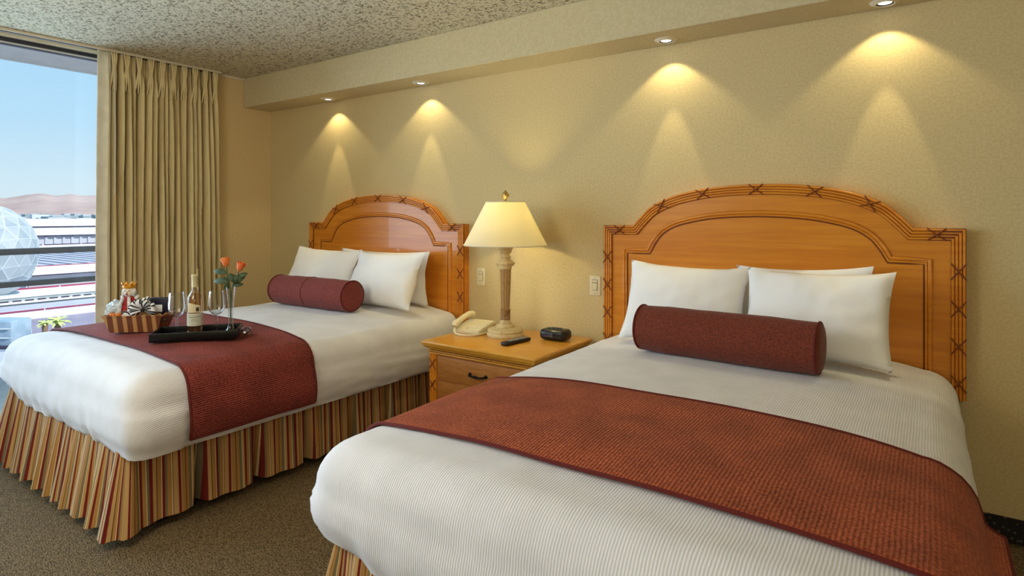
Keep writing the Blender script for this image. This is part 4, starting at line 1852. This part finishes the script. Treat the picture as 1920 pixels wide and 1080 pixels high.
building('white_depot', 'very distant long white depot under the hills', [
    ('front_wall', 'wall_white', (-330, -255, 40, 320, GZ, -.05)),
    ('eaves', 'line_dark', (-255, -254, 40, 320, -2.6, -2.25)),
    ('roof_hut', 'line_dark', (-262, -256, 104, 112, -.6, .1)),
    ('roof', 'roof_white', (-330, -255, 40, 320, -.05, .05))])

# geodesic dome: triangular panels, each its own piece
dt_ = 71.0
dr_ = (-46 - 960) / FPX
fw = Vector((-math.sin(YAW), math.cos(YAW), 0))
DC = fw * dt_ + cr_ * dr_ * dt_
DC.z = EYE - (474 - Y0) / FPX * dt_
RD = 6.0
dm = thing('geodesic_dome', 'pale geodesic dome of triangular panels at the left edge of the view', 'dome', (DC.x, DC.y, -8.24))
tmp = bmesh.new()
bmesh.ops.create_icosphere(tmp, subdivisions=3, radius=RD)
zc = DC.z + 8.24
tmp.faces.ensure_lookup_table()
cnt = 0
ribs = set()
for f in tmp.faces:
    c = f.calc_center_median()
    if c.z < -RD * .80:
        continue
    n_ = f.normal
    vs3 = [v.co.copy() for v in f.verts]
    bm = B()
    ins = [c + (p - c) * .955 for p in vs3]
    top = [bm.verts.new(p + n_ * .07 + Vector((0, 0, zc))) for p in ins]
    bot = [bm.verts.new(p - n_ * .10 + Vector((0, 0, zc))) for p in ins]
    bm.faces.new(top)
    bm.faces.new(bot[::-1])
    for i in range(3):
        bm.faces.new((top[i], top[(i + 1) % 3], bot[(i + 1) % 3], bot[i]))
    cnt += 1
    if cnt <= 295:
        obj('panel', bm, M['dome_panel' if (cnt * 7) % 5 < 3 else 'dome_panel_b'], dm, smooth=False)
    else:
        bm.free()
bm = B()
for e in tmp.edges:
    a, b = e.verts[0].co, e.verts[1].co
    if (a.z + b.z) / 2 < -RD * .80:
        continue
    tube(bm, [a + Vector((0, 0, zc)), b + Vector((0, 0, zc))], .085, 5)
rb = obj('rib_frame', bm, M['dome_rib'], dm)
rb['kind'] = 'stuff'
tmp.free()
bm = B(); lathe(bm, [(RD * .62, 0), (RD * .56, zc - RD * .80)], 40)
obj('drum', bm, M['dome_panel'], dm)


# palms, street lamp, glazed kiosk
def at(u, v, t):
    r_ = (u - 960) / FPX
    p = fw * t + cr_ * r_ * t
    p.z = EYE - (v - Y0) / FPX * t
    return p


def palm(u, v, t, s, label, seed):
    p = at(u, v, t)
    rng = random.Random(seed)
    tt = thing('palm_tree', label, 'tree', (p.x, p.y, GZ), 0, 'palm trees along the street')
    h = p.z - GZ
    bm = B(); tube(bm, [(0, 0, 0), (.1, 0, h * .5), (0, 0, h)], [.28, .22, .2], 10)
    obj('trunk', bm, M['trunk'], tt)
    for k in range(26):
        a = 2 * PI * k / 26 + rng.uniform(-.1, .1)
        el = rng.uniform(.1, 1.2)
        bm = B()
        d = Vector((math.cos(a), math.sin(a), 0))
        sd = Vector((-math.sin(a), math.cos(a), 0))
        rows = []
        for j in range(7):
            q = j / 6
            c = d * s * q * math.cos(el * .7) + Vector((0, 0, h + s * (math.sin(el) * q - .55 * q * q)))
            w = s * .13 * math.sin(PI * min(1, q * .9 + .08))
            rows.append([c - sd * w - Vector((0, 0, w * .5)), c, c + sd * w - Vector((0, 0, w * .5))])
        grid(bm, rows)
        obj('frond', bm, M['palm'], tt)


palm(108, 602, 46, .95, 'pale green palm crown showing above the foot of the far bed, nearer the curtain', 4)
palm(84, 607, 49, .70, 'smaller pale green palm crown nearer the dome, above the far bed', 5)
p = at(58, 618, 44)
sl = thing('street_lamp', 'white curved arm street lamp rising behind the far bed', 'street lamp', (p.x, p.y, GZ))
h = p.z - GZ
bm = B(); tube(bm, [(0, 0, 0), (0, 0, h), tuple(cr_ * -.08 + Vector((0, 0, h + .25))), tuple(cr_ * -.25 + Vector((0, 0, h + .42))), tuple(cr_ * -.45 + Vector((0, 0, h + .44)))], .055, 8)
obj('pole', bm, M['alu'], sl)
bm = B(); ball(bm, tuple(cr_ * -.50 + Vector((0, 0, h + .42))), .16, .10, .05, 12, 8)
obj('lamp_head', bm, M['alu'], sl)
p = at(-14, 650, 40)
kb = thing('bus_shelter', 'blue glazed shelter with rounded panes at the left edge below the dome', 'shelter', (p.x, p.y, GZ), YAW)
h0 = at(0, 652, 40).z - GZ
h1_ = at(0, 603, 40).z - GZ
bm = B(); box(bm, -2.2, 1.14, 0, 2.0, 0, h0)
obj('base_wall', bm, M['wall_white'], kb, smooth=False)
bm = B(); box(bm, -2.2, 1.16, .1, 1.9, h0, h1_, bev=.15)
obj('glazing', bm, M['blueglass'], kb)
for q in (.35, .7):
    bm = B(); tube(bm, [(-2.2, .08, h0 + (h1_ - h0) * q), (.9, .08, h0 + (h1_ - h0) * q), (1.15, .2, h0 + (h1_ - h0) * q)], .05, 6)
    obj('glazing_bar', bm, M['dome_rib'], kb)
bm = B(); box(bm, -2.2, 1.2, -.05, 2.0, h0 - .1, h0 + .12)
obj('sill', bm, M['line_dark'], kb, smooth=False)

# the town under the hills: a scatter of small far blocks
bm = B()
rng = random.Random(21)
for k in range(420):
    x = -rng.uniform(420, 900)
    y = -x * rng.uniform(.18, .75)
    w, d_, hh = rng.uniform(5, 14), rng.uniform(4, 16), rng.uniform(3, 9)
    box(bm, x - d_, x, y, y + w, -13, -13 + hh + 6 + (-x - 420) * .005)
tw = obj('town_block', bm, M['city'], None, smooth=False)
tag(tw, 'low pale town spread out below the hills', 'town', kind='stuff')
p = at(87, 412, 500)
bt = thing('teal_tower', 'small teal block standing out of the far town', 'building', (p.x, p.y, -13))
bm = B(); box(bm, -4, 4, -4, 4, 0, 13 + at(87, 409, 500).z)
obj('tower_wall', bm, M['teal'], bt, smooth=False)
bm = B(); box(bm, -4.3, 4.3, -4.3, 4.3, 13 + at(87, 409, 500).z, 13.6 + at(87, 409, 500).z)
obj('roof', bm, M['city'], bt, smooth=False)

# hills
def hills(name, label, t, prof, m, seed):
    bm = B()
    rows = []
    nU = 90
    us = [-260 + 900 * i / nU for i in range(nU + 1)]
    for j in range(13):
        q = j / 12
        row = []
        for u in us:
            # crest height from the profile, folded by ridges and gullies
            v = prof(u)
            tt = t * (1 + .55 * (1 - q))
            tt = t * (.62 + .38 * q)
            p = at(u, 0, tt)
            crest = (Y0 - v) / FPX * t
            g = nz3(p.x / 160, p.y / 160, seed) * .20 + nz3(p.x / 60, p.y / 60, seed) * .10
            z = -14 + (crest + EYE + 14) * (q ** 1.25 * (1 + g * (1 - q) * 2.2))
            row.append((p.x, p.y, z))
        rows.append(row)
    back = []
    for u in us:
        p = at(u, 0, t * 1.4)
        back.append((p.x, p.y, -14))
    rows.append(back)
    grid(bm, rows)
    o = obj(name, bm, m, None, angle=60)
    tag(o, label, 'hills')
    o['kind'] = 'structure'
    return o


hills('hills', 'dry hazy pinkish hills on the horizon', 2400,
      lambda u: 371 - 7 * sm(15, 60, u) - 1 * sm(60, 90, u) + 4.5 * sm(82, 105, u) - 3 * sm(108, 130, u) + 2 * sm(135, 160, u) + 2.5 * nz3(u, 0, 3, .06) - 3 * sm(20, -60, u), M['hill'], 2)
